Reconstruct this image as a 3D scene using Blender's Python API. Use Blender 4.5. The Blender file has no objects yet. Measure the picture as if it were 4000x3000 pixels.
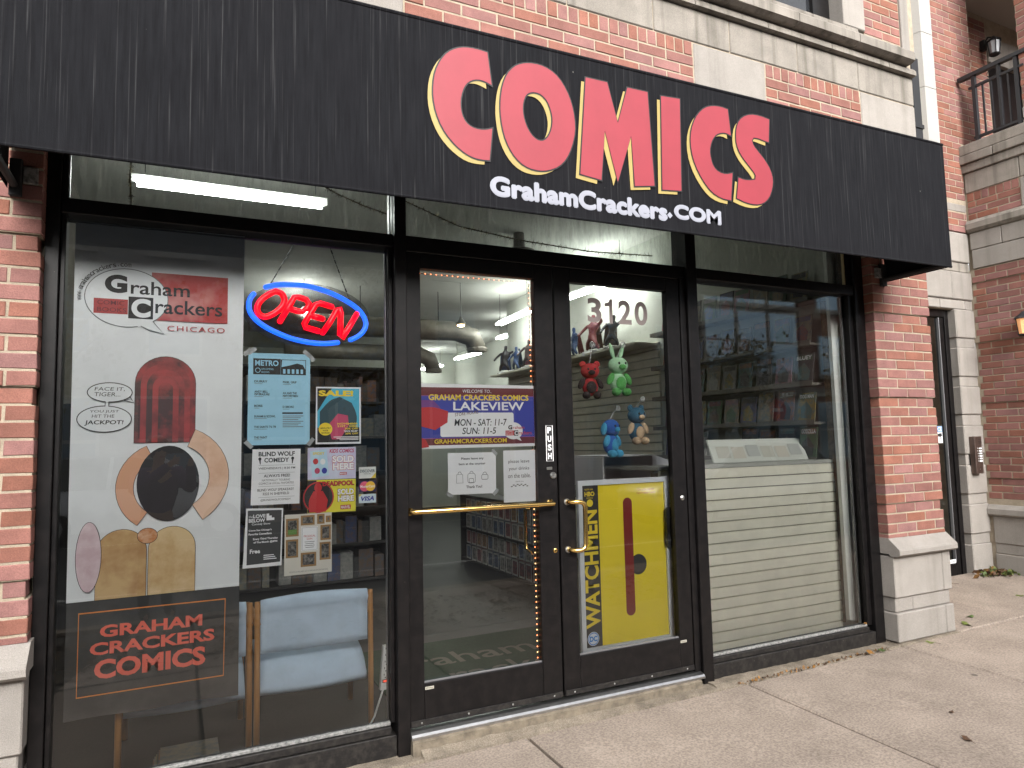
import bpy, bmesh, math, random
from mathutils import Vector, Matrix, Euler
rnd = random.Random(7)
SC = bpy.context.scene
COL = SC.collection

# ------------------------------------------------------------------ camera
cam_data = bpy.data.cameras.new("camera")
cam = bpy.data.objects.new("camera", cam_data)
COL.objects.link(cam)
cam.location = (-1.970, -3.497, 1.467)
cam.rotation_euler = (math.radians(94.79), math.radians(1.258), math.radians(-25.69))
cam_data.sensor_fit = 'HORIZONTAL'
cam_data.sensor_width = 36.0
cam_data.lens = 2704.4 / 4000 * 36
cam_data.clip_start = 0.01
cam_data.clip_end = 500
SC.camera = cam

# ------------------------------------------------------------------ sky and sun (overcast)
SUN_EL, SUN_AZ = math.radians(31), math.radians(190)      # azimuth clockwise from +y
world = bpy.data.worlds.new("World")
SC.world = world
world.use_nodes = True
wn = world.node_tree
bg = wn.nodes["Background"]
sky = wn.nodes.new("ShaderNodeTexSky")
sky.sky_type = 'NISHITA'
sky.sun_disc = False
sky.sun_elevation = SUN_EL
sky.sun_rotation = SUN_AZ
sky.air_density = 1.0
sky.dust_density = 4.0
sky.ozone_density = 0.6
hs = wn.nodes.new("ShaderNodeHueSaturation")
hs.inputs['Saturation'].default_value = 0.18
wn.links.new(sky.outputs[0], hs.inputs['Color'])
wn.links.new(hs.outputs[0], bg.inputs['Color'])
bg.inputs['Strength'].default_value = 0.15

sun_data = bpy.data.lights.new("sun", 'SUN')
sun = bpy.data.objects.new("sun", sun_data)
COL.objects.link(sun)
sun_data.energy = 1.5
sun_data.angle = math.radians(35)
sun_data.color = (1.0, 0.965, 0.92)
sun.location = (0, -10, 20)
sd = Vector((math.sin(SUN_AZ) * math.cos(SUN_EL), math.cos(SUN_AZ) * math.cos(SUN_EL), math.sin(SUN_EL)))
sun.rotation_euler = sd.to_track_quat('Z', 'Y').to_euler()

SC.view_settings.view_transform = 'Standard'
SC.view_settings.look = 'None'
SC.view_settings.gamma = 1.0
SC.view_settings.exposure = 1.35
SC.view_settings.use_curve_mapping = False
SC.render.engine = 'CYCLES'
SC.cycles.use_denoising = True
SC.cycles.max_bounces = 8
SC.cycles.transparent_max_bounces = 16
SC.cycles.sample_clamp_indirect = 6.0
SC.cycles.caustics_reflective = False
SC.cycles.caustics_refractive = False

# ------------------------------------------------------------------ materials
MATS = {}
def _n(nt, t, **kw):
    n = nt.nodes.new(t)
    for k, v in kw.items():
        setattr(n, k, v)
    return n

def mat(name, rgb, rough=0.6, var=0.0, vscale=6.0, stretch=(1, 1, 1), bump=0.0, bscale=60.0, metal=0.0,
        spec=0.5, rand=0.0, speck=0.0, sscale=180.0, emis=0.0, rgb2=None, coat=0.0, streak=0.0, hue=0.0, alpha=1.0, spots=None):
    """procedural Principled material: large noise (var), fine specks (speck), per-object variation (rand, hue)."""
    if name in MATS:
        return MATS[name]
    m = bpy.data.materials.new(name)
    m.use_nodes = True
    nt = m.node_tree
    b = nt.nodes["Principled BSDF"]
    L = nt.links.new
    b.inputs['Roughness'].default_value = rough
    b.inputs['Metallic'].default_value = metal
    b.inputs['Specular IOR Level'].default_value = spec
    b.inputs['Coat Weight'].default_value = coat
    b.inputs['Alpha'].default_value = alpha
    col = _n(nt, "ShaderNodeRGB")
    col.outputs[0].default_value = (*rgb, 1)
    out = col.outputs[0]
    geo = _n(nt, "ShaderNodeNewGeometry")
    pos = geo.outputs['Position']
    mp = _n(nt, "ShaderNodeMapping")
    mp.inputs['Scale'].default_value = stretch
    L(pos, mp.inputs['Vector'])
    def mixc(fac, a, c2, mode='MIX'):
        mx = _n(nt, "ShaderNodeMix", data_type='RGBA', blend_type=mode)
        if isinstance(fac, float):
            mx.inputs[0].default_value = fac
        else:
            L(fac, mx.inputs[0])
        L(a, mx.inputs[6])
        if isinstance(c2, tuple):
            mx.inputs[7].default_value = (*c2, 1)
        else:
            L(c2, mx.inputs[7])
        return mx.outputs[2]
    def noise(scale, detail=4.0, rough_=0.6):
        t = _n(nt, "ShaderNodeTexNoise")
        t.inputs['Scale'].default_value = scale
        t.inputs['Detail'].default_value = detail
        t.inputs['Roughness'].default_value = rough_
        L(mp.outputs[0], t.inputs['Vector'])
        return t.outputs['Fac']
    def rng(v, a, c2, lo=0.0, hi=1.0):
        r = _n(nt, "ShaderNodeMapRange")
        r.inputs['From Min'].default_value = a
        r.inputs['From Max'].default_value = c2
        r.inputs['To Min'].default_value = lo
        r.inputs['To Max'].default_value = hi
        L(v, r.inputs['Value'])
        return r.outputs[0]
    if rand or hue:
        oi = _n(nt, "ShaderNodeObjectInfo")
        h = _n(nt, "ShaderNodeHueSaturation")
        h.inputs['Hue'].default_value = 0.5
        L(rng(oi.outputs['Random'], 0, 1, 1 - rand, 1 + rand), h.inputs['Value'])
        if hue:
            wn2 = _n(nt, "ShaderNodeTexWhiteNoise", noise_dimensions='1D')
            L(oi.outputs['Random'], wn2.inputs['W'])
            L(rng(wn2.outputs['Value'], 0, 1, 0.5 - hue, 0.5 + hue), h.inputs['Hue'])
            L(rng(wn2.outputs['Value'], 0, 1, 0.8, 1.1), h.inputs['Saturation'])
        L(out, h.inputs['Color'])
        out = h.outputs[0]
    if var:
        d = tuple(c * (1 - var) for c in rgb) if rgb2 is None else rgb2
        out = mixc(rng(noise(vscale), 0.42, 0.68), out, d) if rgb2 else mixc(rng(noise(vscale), 0.35, 0.7, 0, 1), out, (1 - var,) * 3, 'MULTIPLY')
    if speck:
        out = mixc(rng(noise(sscale, 2.0), 0.36, 0.66, 0, 1), out, (1 - speck,) * 3, 'MULTIPLY')
    if streak:
        st = _n(nt, "ShaderNodeMapping")
        st.inputs['Scale'].default_value = (1, 1, 0.05)
        L(pos, st.inputs['Vector'])
        t = _n(nt, "ShaderNodeTexNoise")
        t.inputs['Scale'].default_value = 14
        t.inputs['Detail'].default_value = 6
        L(st.outputs[0], t.inputs['Vector'])
        out = mixc(rng(t.outputs['Fac'], 0.5, 0.72), out, (1 - streak, 1 - streak, 1 - streak * 1.05), 'MULTIPLY')
    if spots:      # (cells per metre, radius in cells, share of cells, colour)
        vo = _n(nt, "ShaderNodeTexVoronoi")
        vo.inputs['Scale'].default_value = spots[0]
        L(pos, vo.inputs['Vector'])
        sc_ = _n(nt, "ShaderNodeSeparateColor"); L(vo.outputs['Color'], sc_.inputs[0])
        sel = rng(sc_.outputs[0], spots[2], spots[2]-.02)
        edge = rng(vo.outputs['Distance'], spots[1], spots[1]*.7)
        mm = _n(nt, "ShaderNodeMath", operation='MULTIPLY'); L(sel, mm.inputs[0]); L(edge, mm.inputs[1])
        out = mixc(mm.outputs[0], out, spots[3])
    L(out, b.inputs['Base Color'])
    if emis:
        L(out, b.inputs['Emission Color'])
        b.inputs['Emission Strength'].default_value = emis
    if bump:
        bp = _n(nt, "ShaderNodeBump")
        bp.inputs['Strength'].default_value = bump
        bp.inputs['Distance'].default_value = 0.004
        L(noise(bscale, 5.0), bp.inputs['Height'])
        L(bp.outputs[0], b.inputs['Normal'])
    MATS[name] = m
    return m

def glass_mat(name, tint=(0.93, 0.96, 0.94), ior=1.75, dirt=0.0):
    """thin pane: transparent + mirror by Fresnel, optional dusty film."""
    if name in MATS:
        return MATS[name]
    m = bpy.data.materials.new(name)
    m.use_nodes = True
    nt = m.node_tree
    L = nt.links.new
    nt.nodes.remove(nt.nodes["Principled BSDF"])
    out = nt.nodes["Material Output"]
    tr = _n(nt, "ShaderNodeBsdfTransparent")
    tr.inputs[0].default_value = (*tint, 1)
    gl = _n(nt, "ShaderNodeBsdfGlossy")
    gl.inputs['Roughness'].default_value = 0.0
    fr = _n(nt, "ShaderNodeFresnel")
    fr.inputs['IOR'].default_value = ior
    mx = _n(nt, "ShaderNodeMixShader")
    L(fr.outputs[0], mx.inputs[0]); L(tr.outputs[0], mx.inputs[1]); L(gl.outputs[0], mx.inputs[2])
    res = mx.outputs[0]
    if dirt:
        d1 = _n(nt, "ShaderNodeBsdfDiffuse")
        d1.inputs[0].default_value = (0.34, 0.34, 0.32, 1)
        d2 = _n(nt, "ShaderNodeBsdfTranslucent")
        d2.inputs[0].default_value = (0.35, 0.345, 0.31, 1)
        df = _n(nt, "ShaderNodeAddShader")
        L(d1.outputs[0], df.inputs[0]); L(d2.outputs[0], df.inputs[1])
        g = _n(nt, "ShaderNodeNewGeometry")
        mp = _n(nt, "ShaderNodeMapping")
        mp.inputs['Scale'].default_value = (1, 1, 0.22)
        L(g.outputs['Position'], mp.inputs['Vector'])
        t = _n(nt, "ShaderNodeTexNoise")
        t.inputs['Scale'].default_value = 26; t.inputs['Detail'].default_value = 7; t.inputs['Roughness'].default_value = 0.7
        L(mp.outputs[0], t.inputs['Vector'])
        r = _n(nt, "ShaderNodeMapRange")
        r.inputs['From Min'].default_value = 0.42; r.inputs['From Max'].default_value = 0.8
        r.inputs['To Max'].default_value = dirt
        L(t.outputs['Fac'], r.inputs['Value'])
        m2 = _n(nt, "ShaderNodeMixShader")
        L(r.outputs[0], m2.inputs[0]); L(res, m2.inputs[1]); L(df.outputs[0], m2.inputs[2])
        res = m2.outputs[0]
    L(res, out.inputs['Surface'])
    MATS[name] = m
    return m

def awning_mat():
    m = bpy.data.materials.new("black_canvas")
    m.use_nodes = True
    nt = m.node_tree; L = nt.links.new
    b = nt.nodes["Principled BSDF"]
    b.inputs['Roughness'].default_value = 0.85
    b.inputs['Specular IOR Level'].default_value = 0.12
    g = _n(nt, "ShaderNodeNewGeometry")
    def tex(sx, sz, scale, detail, a, c2, seed=0.0):
        mp = _n(nt, "ShaderNodeMapping")
        mp.inputs['Scale'].default_value = (sx, 0, sz)
        mp.inputs['Location'].default_value = (seed, 0, seed)
        L(g.outputs['Position'], mp.inputs['Vector'])
        # waver the drip lines a little
        t = _n(nt, "ShaderNodeTexNoise")
        t.inputs['Scale'].default_value = scale; t.inputs['Detail'].default_value = detail
        t.inputs['Roughness'].default_value = 0.65
        L(mp.outputs[0], t.inputs['Vector'])
        r = _n(nt, "ShaderNodeMapRange")
        r.inputs['From Min'].default_value = a; r.inputs['From Max'].default_value = c2
        L(t.outputs['Fac'], r.inputs['Value'])
        return r.outputs[0]
    def mix(f, a, c2):
        mx = _n(nt, "ShaderNodeMix", data_type='RGBA')
        L(f, mx.inputs[0])
        if isinstance(a, tuple): mx.inputs[6].default_value = (*a, 1)
        else: L(a, mx.inputs[6])
        mx.inputs[7].default_value = (*c2, 1)
        return mx.outputs[2]
    def mul(a, c2):
        mm = _n(nt, "ShaderNodeMath", operation='MULTIPLY')
        L(a, mm.inputs[0])
        if isinstance(c2, float): mm.inputs[1].default_value = c2
        else: L(c2, mm.inputs[1])
        return mm.outputs[0]
    o = mix(mul(tex(1, 0.06, 60, 4, 0.35, 0.75), 0.8), (0.0062, 0.0062, 0.0078), (0.0140, 0.0145, 0.0170))
    o = mix(mul(mul(tex(1, 0.010, 95, 2, 0.585, 0.70, 3.1), tex(0.6, 0.9, 3, 3, 0.30, 0.62, 9.0)), 0.62), o, (0.068, 0.068, 0.070))
    o = mix(mul(tex(1, 0.5, 55, 1, 0.80, 0.82, 5.3), 0.6), o, (0.35, 0.34, 0.31))
    L(o, b.inputs['Base Color'])
    bp = _n(nt, "ShaderNodeBump"); bp.inputs['Strength'].default_value = 0.25; bp.inputs['Distance'].default_value = 0.002
    t = _n(nt, "ShaderNodeTexNoise"); t.inputs['Scale'].default_value = 500
    L(g.outputs['Position'], t.inputs['Vector'])
    L(t.outputs['Fac'], bp.inputs['Height']); L(bp.outputs[0], b.inputs['Normal'])
    MATS["black_canvas"] = m
    return m

# ------------------------------------------------------------------ mesh helpers
class MB:
    """collects verts and faces of ONE piece, then links it as one mesh object."""
    def __init__(s): s.v = []; s.f = []; s.mi = []; s.cur = 0
    def add(s, vs, fs):
        o = len(s.v); s.v += [tuple(p) for p in vs]
        s.f += [tuple(i + o for i in q) for q in fs]; s.mi += [s.cur] * len(fs); return s
    def box(s, x0, x1, y0, y1, z0, z1):
        if x0 > x1: x0, x1 = x1, x0
        if y0 > y1: y0, y1 = y1, y0
        if z0 > z1: z0, z1 = z1, z0
        return s.add([(x0,y0,z0),(x1,y0,z0),(x1,y1,z0),(x0,y1,z0),(x0,y0,z1),(x1,y0,z1),(x1,y1,z1),(x0,y1,z1)],
                     [(0,3,2,1),(4,5,6,7),(0,1,5,4),(1,2,6,5),(2,3,7,6),(3,0,4,7)])
    def cbox(s, x0, x1, y0, y1, z0, z1, c=0.004):
        """box with chamfered edges"""
        bm = bmesh.new()
        bmesh.ops.create_cube(bm, size=1)
        for v in bm.verts:
            v.co = Vector((x0 + (v.co.x + .5) * (x1 - x0), y0 + (v.co.y + .5) * (y1 - y0), z0 + (v.co.z + .5) * (z1 - z0)))
        bmesh.ops.bevel(bm, geom=bm.edges[:], offset=c, segments=1, affect='EDGES', clamp_overlap=True)
        bm.verts.index_update()
        s.add([v.co[:] for v in bm.verts], [[v.index for v in f.verts] for f in bm.faces]); bm.free(); return s
    def prism_xz(s, poly, y0, y1):
        """poly in (x,z), counter-clockwise seen from -y; y0 < y1"""
        a = sum(poly[i][0]*poly[(i+1)%len(poly)][1]-poly[(i+1)%len(poly)][0]*poly[i][1] for i in range(len(poly)))
        if a < 0: poly = poly[::-1]
        n = len(poly)
        vs = [(x, y0, z) for x, z in poly] + [(x, y1, z) for x, z in poly]
        fs = [tuple(range(n)), tuple(range(2*n-1, n-1, -1))] + [(i, i+n, (i+1)%n+n, (i+1)%n) for i in range(n)]
        return s.add(vs, fs)
    def prism_yz(s, poly, x0, x1):
        a = sum(poly[i][0]*poly[(i+1)%len(poly)][1]-poly[(i+1)%len(poly)][0]*poly[i][1] for i in range(len(poly)))
        if a < 0: poly = poly[::-1]
        n = len(poly)
        vs = [(x1, y, z) for y, z in poly] + [(x0, y, z) for y, z in poly]
        fs = [tuple(range(n)), tuple(range(2*n-1, n-1, -1))] + [(i, i+n, (i+1)%n+n, (i+1)%n) for i in range(n)]
        return s.add(vs, fs)
    def tube(s, path, r, n=8, closed=False, cap=True):
        P = [Vector(p) for p in path]; m = len(P)
        rr = r if isinstance(r, (list, tuple)) else [r] * m
        up = Vector((0, 0, 1)); base = len(s.v); vs = []
        prev = None
        for i in range(m):
            a = P[i-1] if (i or closed) else P[i]; b = P[(i+1) % m] if (i < m-1 or closed) else P[i]
            t = (b - a).normalized() if (b - a).length > 1e-9 else Vector((0,0,1))
            if prev is None:
                u = t.cross(up if abs(t.z) < .95 else Vector((1,0,0))).normalized()
            else:
                u = (prev - t * prev.dot(t)).normalized()
            prev = u; w = t.cross(u)
            for k in range(n):
                an = 2*math.pi*k/n
                vs.append(P[i] + (u*math.cos(an) + w*math.sin(an)) * rr[i])
        fs = []
        for i in range(m if closed else m-1):
            j = (i+1) % m
            for k in range(n):
                k2 = (k+1) % n
                fs.append((i*n+k, i*n+k2, j*n+k2, j*n+k))
        if cap and not closed:
            fs.append(tuple(range(n-1, -1, -1))); fs.append(tuple((m-1)*n+k for k in range(n)))
        return s.add(vs, fs)
    def ell(s, c, r, nu=14, nv=9, rot=None):
        vs = []; fs = []
        R = Euler(rot).to_matrix() if rot else None
        def pt(x, y, z):
            p = Vector((x*r[0], y*r[1], z*r[2]))
            if R: p = R @ p
            return (c[0]+p.x, c[1]+p.y, c[2]+p.z)
        vs.append(pt(0,0,-1))
        for j in range(1, nv):
            ph = -math.pi/2 + math.pi*j/nv
            for i in range(nu):
                th = 2*math.pi*i/nu
                vs.append(pt(math.cos(ph)*math.cos(th), math.cos(ph)*math.sin(th), math.sin(ph)))
        vs.append(pt(0,0,1)); last = len(vs)-1
        for i in range(nu): fs.append((0, 1+(i+1)%nu, 1+i))
        for j in range(nv-2):
            for i in range(nu):
                a = 1+j*nu+i; b = 1+j*nu+(i+1)%nu
                fs.append((a, b, b+nu, a+nu))
        o = 1+(nv-2)*nu
        for i in range(nu): fs.append((o+i, o+(i+1)%nu, last))
        return s.add(vs, fs)
    def lathe(s, c, prof, n=16, axis='z'):
        """prof: list of (r, h)"""
        vs = []; fs = []
        for r, h in prof:
            for k in range(n):
                a = 2*math.pi*k/n
                if axis == 'z': vs.append((c[0]+r*math.cos(a), c[1]+r*math.sin(a), c[2]+h))
                elif axis == 'y': vs.append((c[0]+r*math.cos(a), c[1]-h, c[2]+r*math.sin(a)))
                else: vs.append((c[0]+h, c[1]+r*math.cos(a), c[2]+r*math.sin(a)))
        m = len(prof)
        for j in range(m-1):
            for k in range(n):
                k2 = (k+1) % n
                fs.append((j*n+k, j*n+k2, (j+1)*n+k2, (j+1)*n+k))
        fs.append(tuple(range(n-1,-1,-1))); fs.append(tuple((m-1)*n+k for k in range(n)))
        return s.add(vs, fs)
    def mesh(s, name, m=None, smooth=False):
        me = bpy.data.meshes.new(name)
        me.from_pydata(s.v, [], s.f)
        for mm in (m if isinstance(m, (list, tuple)) else [m]):
            if mm: me.materials.append(mm)
        if any(s.mi): me.polygons.foreach_set("material_index", s.mi)
        if smooth: me.polygons.foreach_set("use_smooth", [True]*len(me.polygons))
        me.update()
        return me
    def build(s, name, m, parent=None, smooth=False, **kw):
        return link(name, s.mesh(name, m, smooth), parent, **kw)

def link(name, data, parent=None, loc=None, label=None, cat=None, group=None, kind=None, rot=None):
    o = bpy.data.objects.new(name, data)
    COL.objects.link(o)
    if parent: o.parent = parent
    if loc: o.location = loc
    if rot: o.rotation_euler = rot
    if label: o["label"] = label
    if cat: o["category"] = cat
    if group: o["group"] = group
    if kind: o["kind"] = kind
    return o

def thing(name, label, cat, group=None, loc=(0, 0, 0), rot=None):
    return link(name, None, None, loc=loc, label=label, cat=cat, group=group, rot=rot)

def box(name, m, parent, *b, c=0.0, **kw):
    mb = MB()
    (mb.cbox(*b, c=c) if c else mb.box(*b))
    return mb.build(name, m, parent, **kw)

def copy_tree(o, parent=None):
    c = o.copy(); COL.objects.link(c)
    if parent: c.parent = parent
    for ch in list(o.children): copy_tree(ch, c)
    return c

# ------------------------------------------------------------------ text and flat print
def text_mesh(body, bold=0.0, shear=0.0, res=3, spacing=1.0):
    cu = bpy.data.curves.new("t", 'FONT')
    cu.body = body; cu.offset = bold; cu.shear = shear; cu.resolution_u = res
    cu.space_character = spacing
    ob = bpy.data.objects.new("t", cu)
    me = bpy.data.meshes.new_from_object(ob)
    bpy.data.objects.remove(ob); bpy.data.curves.remove(cu)
    return me

def T(parent, body, x0, z0, x1, z1, y, m, bold=0.0, shear=0.0, name="lettering", rise=0.0, spacing=1.0, res=3, rot=0.0, fat=0.0):
    """text fitted to the box (x0,z0)-(x1,z1) on the plane y, facing -y; rise lifts the right end; rot turns about its centre"""
    me = text_mesh(body, bold, shear, res, spacing)
    vs = me.vertices
    if not len(vs): return None
    xs = [v.co.x for v in vs]; ys = [v.co.y for v in vs]
    a, b2, c, d = min(xs), max(xs), min(ys), max(ys)
    cx, cz = (x0+x1)/2, (z0+z1)/2
    cr, sr = math.cos(rot), math.sin(rot)
    for v in vs:
        fx = (v.co.x-a)/(b2-a or 1); fz = (v.co.y-c)/(d-c or 1)
        X = x0+fx*(x1-x0); Z = z0+fz*(z1-z0)+rise*fx
        if rot:
            X, Z = cx+(X-cx)*cr-(Z-cz)*sr, cz+(X-cx)*sr+(Z-cz)*cr
        v.co = (X, y, Z)
    if fat:
        bm = bmesh.new(); bm.from_mesh(me); src = me.copy()
        for k, (ox, oz) in enumerate(((fat, 0), (-fat, 0), (0, fat), (0, -fat))):
            n0 = len(bm.verts); bm.from_mesh(src); bm.verts.ensure_lookup_table()
            for v in bm.verts[n0:]: v.co.x += ox; v.co.z += oz; v.co.y += .0003*(k+1)
        bm.to_mesh(me); bm.free(); bpy.data.meshes.remove(src)
    me.materials.append(m)
    me.name = name
    return link(name, me, parent)

def P(parent, name, m, poly, y, t=0.0006):
    """thin printed shape, poly in (x,z)"""
    return MB().prism_xz(poly, y, y+t).build(name, m, parent)

def rect(x0, z0, x1, z1): return [(x0,z0),(x1,z0),(x1,z1),(x0,z1)]
def ring(cx, cz, rx, rz, n=28, a0=0.0, a1=2*math.pi):
    return [(cx+rx*math.cos(a0+(a1-a0)*i/n), cz+rz*math.sin(a0+(a1-a0)*i/n)) for i in range(n if abs(a1-a0) > 6.28 else n+1)]
def rrect(x0, z0, x1, z1, r, n=5):
    o = []
    for cx, cz, a in ((x1-r,z0+r,-math.pi/2),(x1-r,z1-r,0),(x0+r,z1-r,math.pi/2),(x0+r,z0+r,math.pi)):
        o += [(cx+r*math.cos(a+math.pi/2*i/n), cz+r*math.sin(a+math.pi/2*i/n)) for i in range(n+1)]
    return o
def line(parent, name, m, pts, w, y, closed=False):
    """flat printed line along pts (x,z)"""
    n = len(pts); vs = []; fs = []
    for i in range(n):
        a = pts[i-1] if (i or closed) else pts[i]; b = pts[(i+1)%n] if (i < n-1 or closed) else pts[i]
        dx, dz = b[0]-a[0], b[1]-a[1]; l = math.hypot(dx, dz) or 1
        nx, nz = -dz/l*w/2, dx/l*w/2
        vs += [(pts[i][0]+nx, y, pts[i][1]+nz), (pts[i][0]-nx, y, pts[i][1]-nz)]
    for i in range(n if closed else n-1):
        j = (i+1) % n
        fs.append((2*i+1, 2*j+1, 2*j, 2*i))
    return MB().add(vs, fs).build(name, m, parent)
# ------------------------------------------------------------------ masonry materials
BRICK = mat("red_brick", (0.300, 0.130, 0.105), rough=0.82, var=0.24, vscale=9, rand=0.15, hue=0.010, speck=0.25, sscale=240, bump=0.5, bscale=160, spec=0.25)
MORTAR = mat("pale_mortar", (0.45, 0.38, 0.29), rough=0.95, var=0.25, vscale=14, speck=0.25, sscale=300, bump=0.9, bscale=120, spec=0.1)
STONE = mat("cast_limestone", (0.345, 0.318, 0.289), rough=0.85, var=0.14, vscale=5, rand=0.06, speck=0.24, sscale=260, bump=0.5, bscale=220, spec=0.2, streak=0.14)
STONE_D = mat("stained_limestone", (0.325, 0.296, 0.26), rough=0.88, var=0.30, vscale=4, rand=0.05, speck=0.28, sscale=260, bump=0.5, bscale=200, spec=0.2, streak=0.45)
CONC = mat("sidewalk_concrete", (0.385, 0.318, 0.265), rough=0.92, var=0.26, vscale=2.6, rand=0.07, speck=0.36, sscale=85, bump=0.6, bscale=200, spec=0.15, spots=(3.2, .085, .16, (.13,.11,.095)))
CONC2 = mat("rough_kerb_concrete", (0.325, 0.275, 0.216), rough=0.95, var=0.45, vscale=9, speck=0.4, sscale=150, bump=1.0, bscale=60, spec=0.1)
JOINT = mat("dark_joint_dirt", (0.045, 0.036, 0.026), rough=1.0, var=0.4, vscale=30)
ASPH = mat("asphalt", (0.055, 0.055, 0.057), rough=0.9, var=0.25, vscale=1.5, speck=0.4, sscale=150, bump=0.5)
BLACKM = mat("dark_bronze_frame", (0.005, 0.0045, 0.0048), rough=0.34, var=0.4, vscale=18, spec=0.3, rgb2=(0.010, 0.0085, 0.0085), spots=(26, .05, .10, (.10,.095,.085)))
BLACKD = mat("dusty_black_frame", (0.009, 0.008, 0.008), rough=0.5, var=0.5, vscale=40, rgb2=(0.028, 0.025, 0.022), spec=0.4, spots=(30, .09, .25, (.16,.15,.13)))
IRON = mat("black_iron", (0.016, 0.017, 0.02), rough=0.45, var=0.2)
GRND = lambda x: -0.06 + 0.011 * x

# ------------------------------------------------------------------ ground
g = MB().add([(-200,-200,-0.26),(200,-200,-0.26),(200,200,-0.26),(-200,200,-0.26)], [(0,1,2,3)]).build("ground", mat("far_ground", (0.16,0.15,0.13), rough=1.0, var=0.3, vscale=0.3), kind="structure")
MB().add([(-90,-13.2,-0.235),(90,-13.2,-0.235),(90,-3.95,-0.235),(-90,-3.95,-0.235)], [(0,1,2,3)]).build("road", ASPH, kind="structure")
for yy in (-5.95, -11.0):
    MB().add([(-60,yy-.05,-0.231),(60,yy-.05,-0.231),(60,yy+.05,-0.231),(-60,yy+.05,-0.231)], [(0,1,2,3)]).build("road_marking", mat("worn_road_paint", (0.6,0.6,0.57), rough=0.8, var=0.5, vscale=20), kind="structure")

sw = MB().add([(-30,-3.75,-0.40),(30,-3.75,-0.40),(30,0.12,-0.40),(-30,0.12,-0.40),
               (-30,-3.75,-0.13+GRND(-30)*0.0-0.02),(30,-3.75,-0.15),(30,0.12,-0.09),(-30,0.12,-0.09)],
              [(0,3,2,1),(4,5,6,7),(0,1,5,4),(1,2,6,5),(2,3,7,6),(3,0,4,7)]).build("sidewalk", JOINT, kind="structure")
xj = [-7.9, -6.38, -4.86, -3.34, -1.82, -0.30, 1.22, 2.66, 4.12, 5.60, 7.1]
yj = [-0.135, -2.05, -3.75]
for i in range(len(xj)-1):
    for j in range(2):
        x0, x1 = xj[i]+.009, xj[i+1]-.009
        y1, y0 = yj[j]-.009, yj[j+1]+.009
        za = 0.0
        mb = MB()
        def zt(x, y): return GRND(x) + 0.018*(y+.13) + rnd.uniform(-.001, .001)
        e = .012
        vs = [(x0,y0,-.2),(x1,y0,-.2),(x1,y1,-.2),(x0,y1,-.2)]
        vs += [(x,y,zt(x,y)-e*.8) for x,y in ((x0,y0),(x1,y0),(x1,y1),(x0,y1))]
        vs += [(x,y,zt(x,y)) for x,y in ((x0+e,y0+e),(x1-e,y0+e),(x1-e,y1-e),(x0+e,y1-e))]
        fs = [(0,1,5,4),(1,2,6,5),(2,3,7,6),(3,0,4,7),(4,5,9,8),(5,6,10,9),(6,7,11,10),(7,4,8,11),(8,9,10,11)]
        mb.add(vs, fs).build("paving_slab", CONC, sw)
# parkway kerb at the road
box("kerb", CONC2, None, -30, 30, -3.95, -3.755, -.4, -.12, c=.02, kind="structure")
# slabs of the recessed entrance court
for x0, x1 in ((3.345, 4.112), (4.124, 5.64)):
    y0, y1 = -0.128, 0.995
    z = lambda x, y: GRND(x) + (0.03*(y+.13))
    e = .01
    vs = [(x0,y0,-.2),(x1,y0,-.2),(x1,y1,-.2),(x0,y1,-.2)] + [(x,y,z(x,y)-e*.7) for x,y in ((x0,y0),(x1,y0),(x1,y1),(x0,y1))] + \
         [(x,y,z(x,y)) for x,y in ((x0+e,y0+e),(x1-e,y0+e),(x1-e,y1-e),(x0+e,y1-e))]
    MB().add(vs, [(0,1,5,4),(1,2,6,5),(2,3,7,6),(3,0,4,7),(4,5,9,8),(5,6,10,9),(6,7,11,10),(7,4,8,11),(8,9,10,11)]).build("paving_slab", CONC, sw)

# kerb strip under the shop front: worn concrete, built as a lumpy strip
def kerb_strip(x0, x1, ytop, yfoot, ztop, n, amp, name):
    vs = []; fs = []
    r = random.Random(int(x0*100)+5)
    for i in range(n+1):
        x = x0+(x1-x0)*i/n
        j = lambda a=amp: r.uniform(-a, a)
        vs += [(x, .06, -.2), (x, .06, ztop+j()*.4), (x, ytop+j(), ztop+j()*.6), (x, yfoot+j(), GRND(x)+.002+j()*.4), (x, yfoot-.004+j()*.5, -.2)]
    for i in range(n):
        for k in range(4):
            a = i*5+k
            fs.append((a, a+5, a+6, a+1))
    fs += [(0,1,2,3,4), tuple(n*5+k for k in (4,3,2,1,0))]
    return MB().add(vs, [f[::-1] for f in fs]).build(name, CONC2, None, kind="structure")
kerb_strip(-2.6, -0.86, -0.045, -0.125, -0.074, 34, .006, "window_kerb")
kerb_strip(-0.86, 1.0, -0.075, -0.128, -0.045, 40, .006, "door_kerb")
kerb_strip(1.0, 3.34, -0.085, -0.128, -0.036, 46, .007, "window_kerb")

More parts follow.
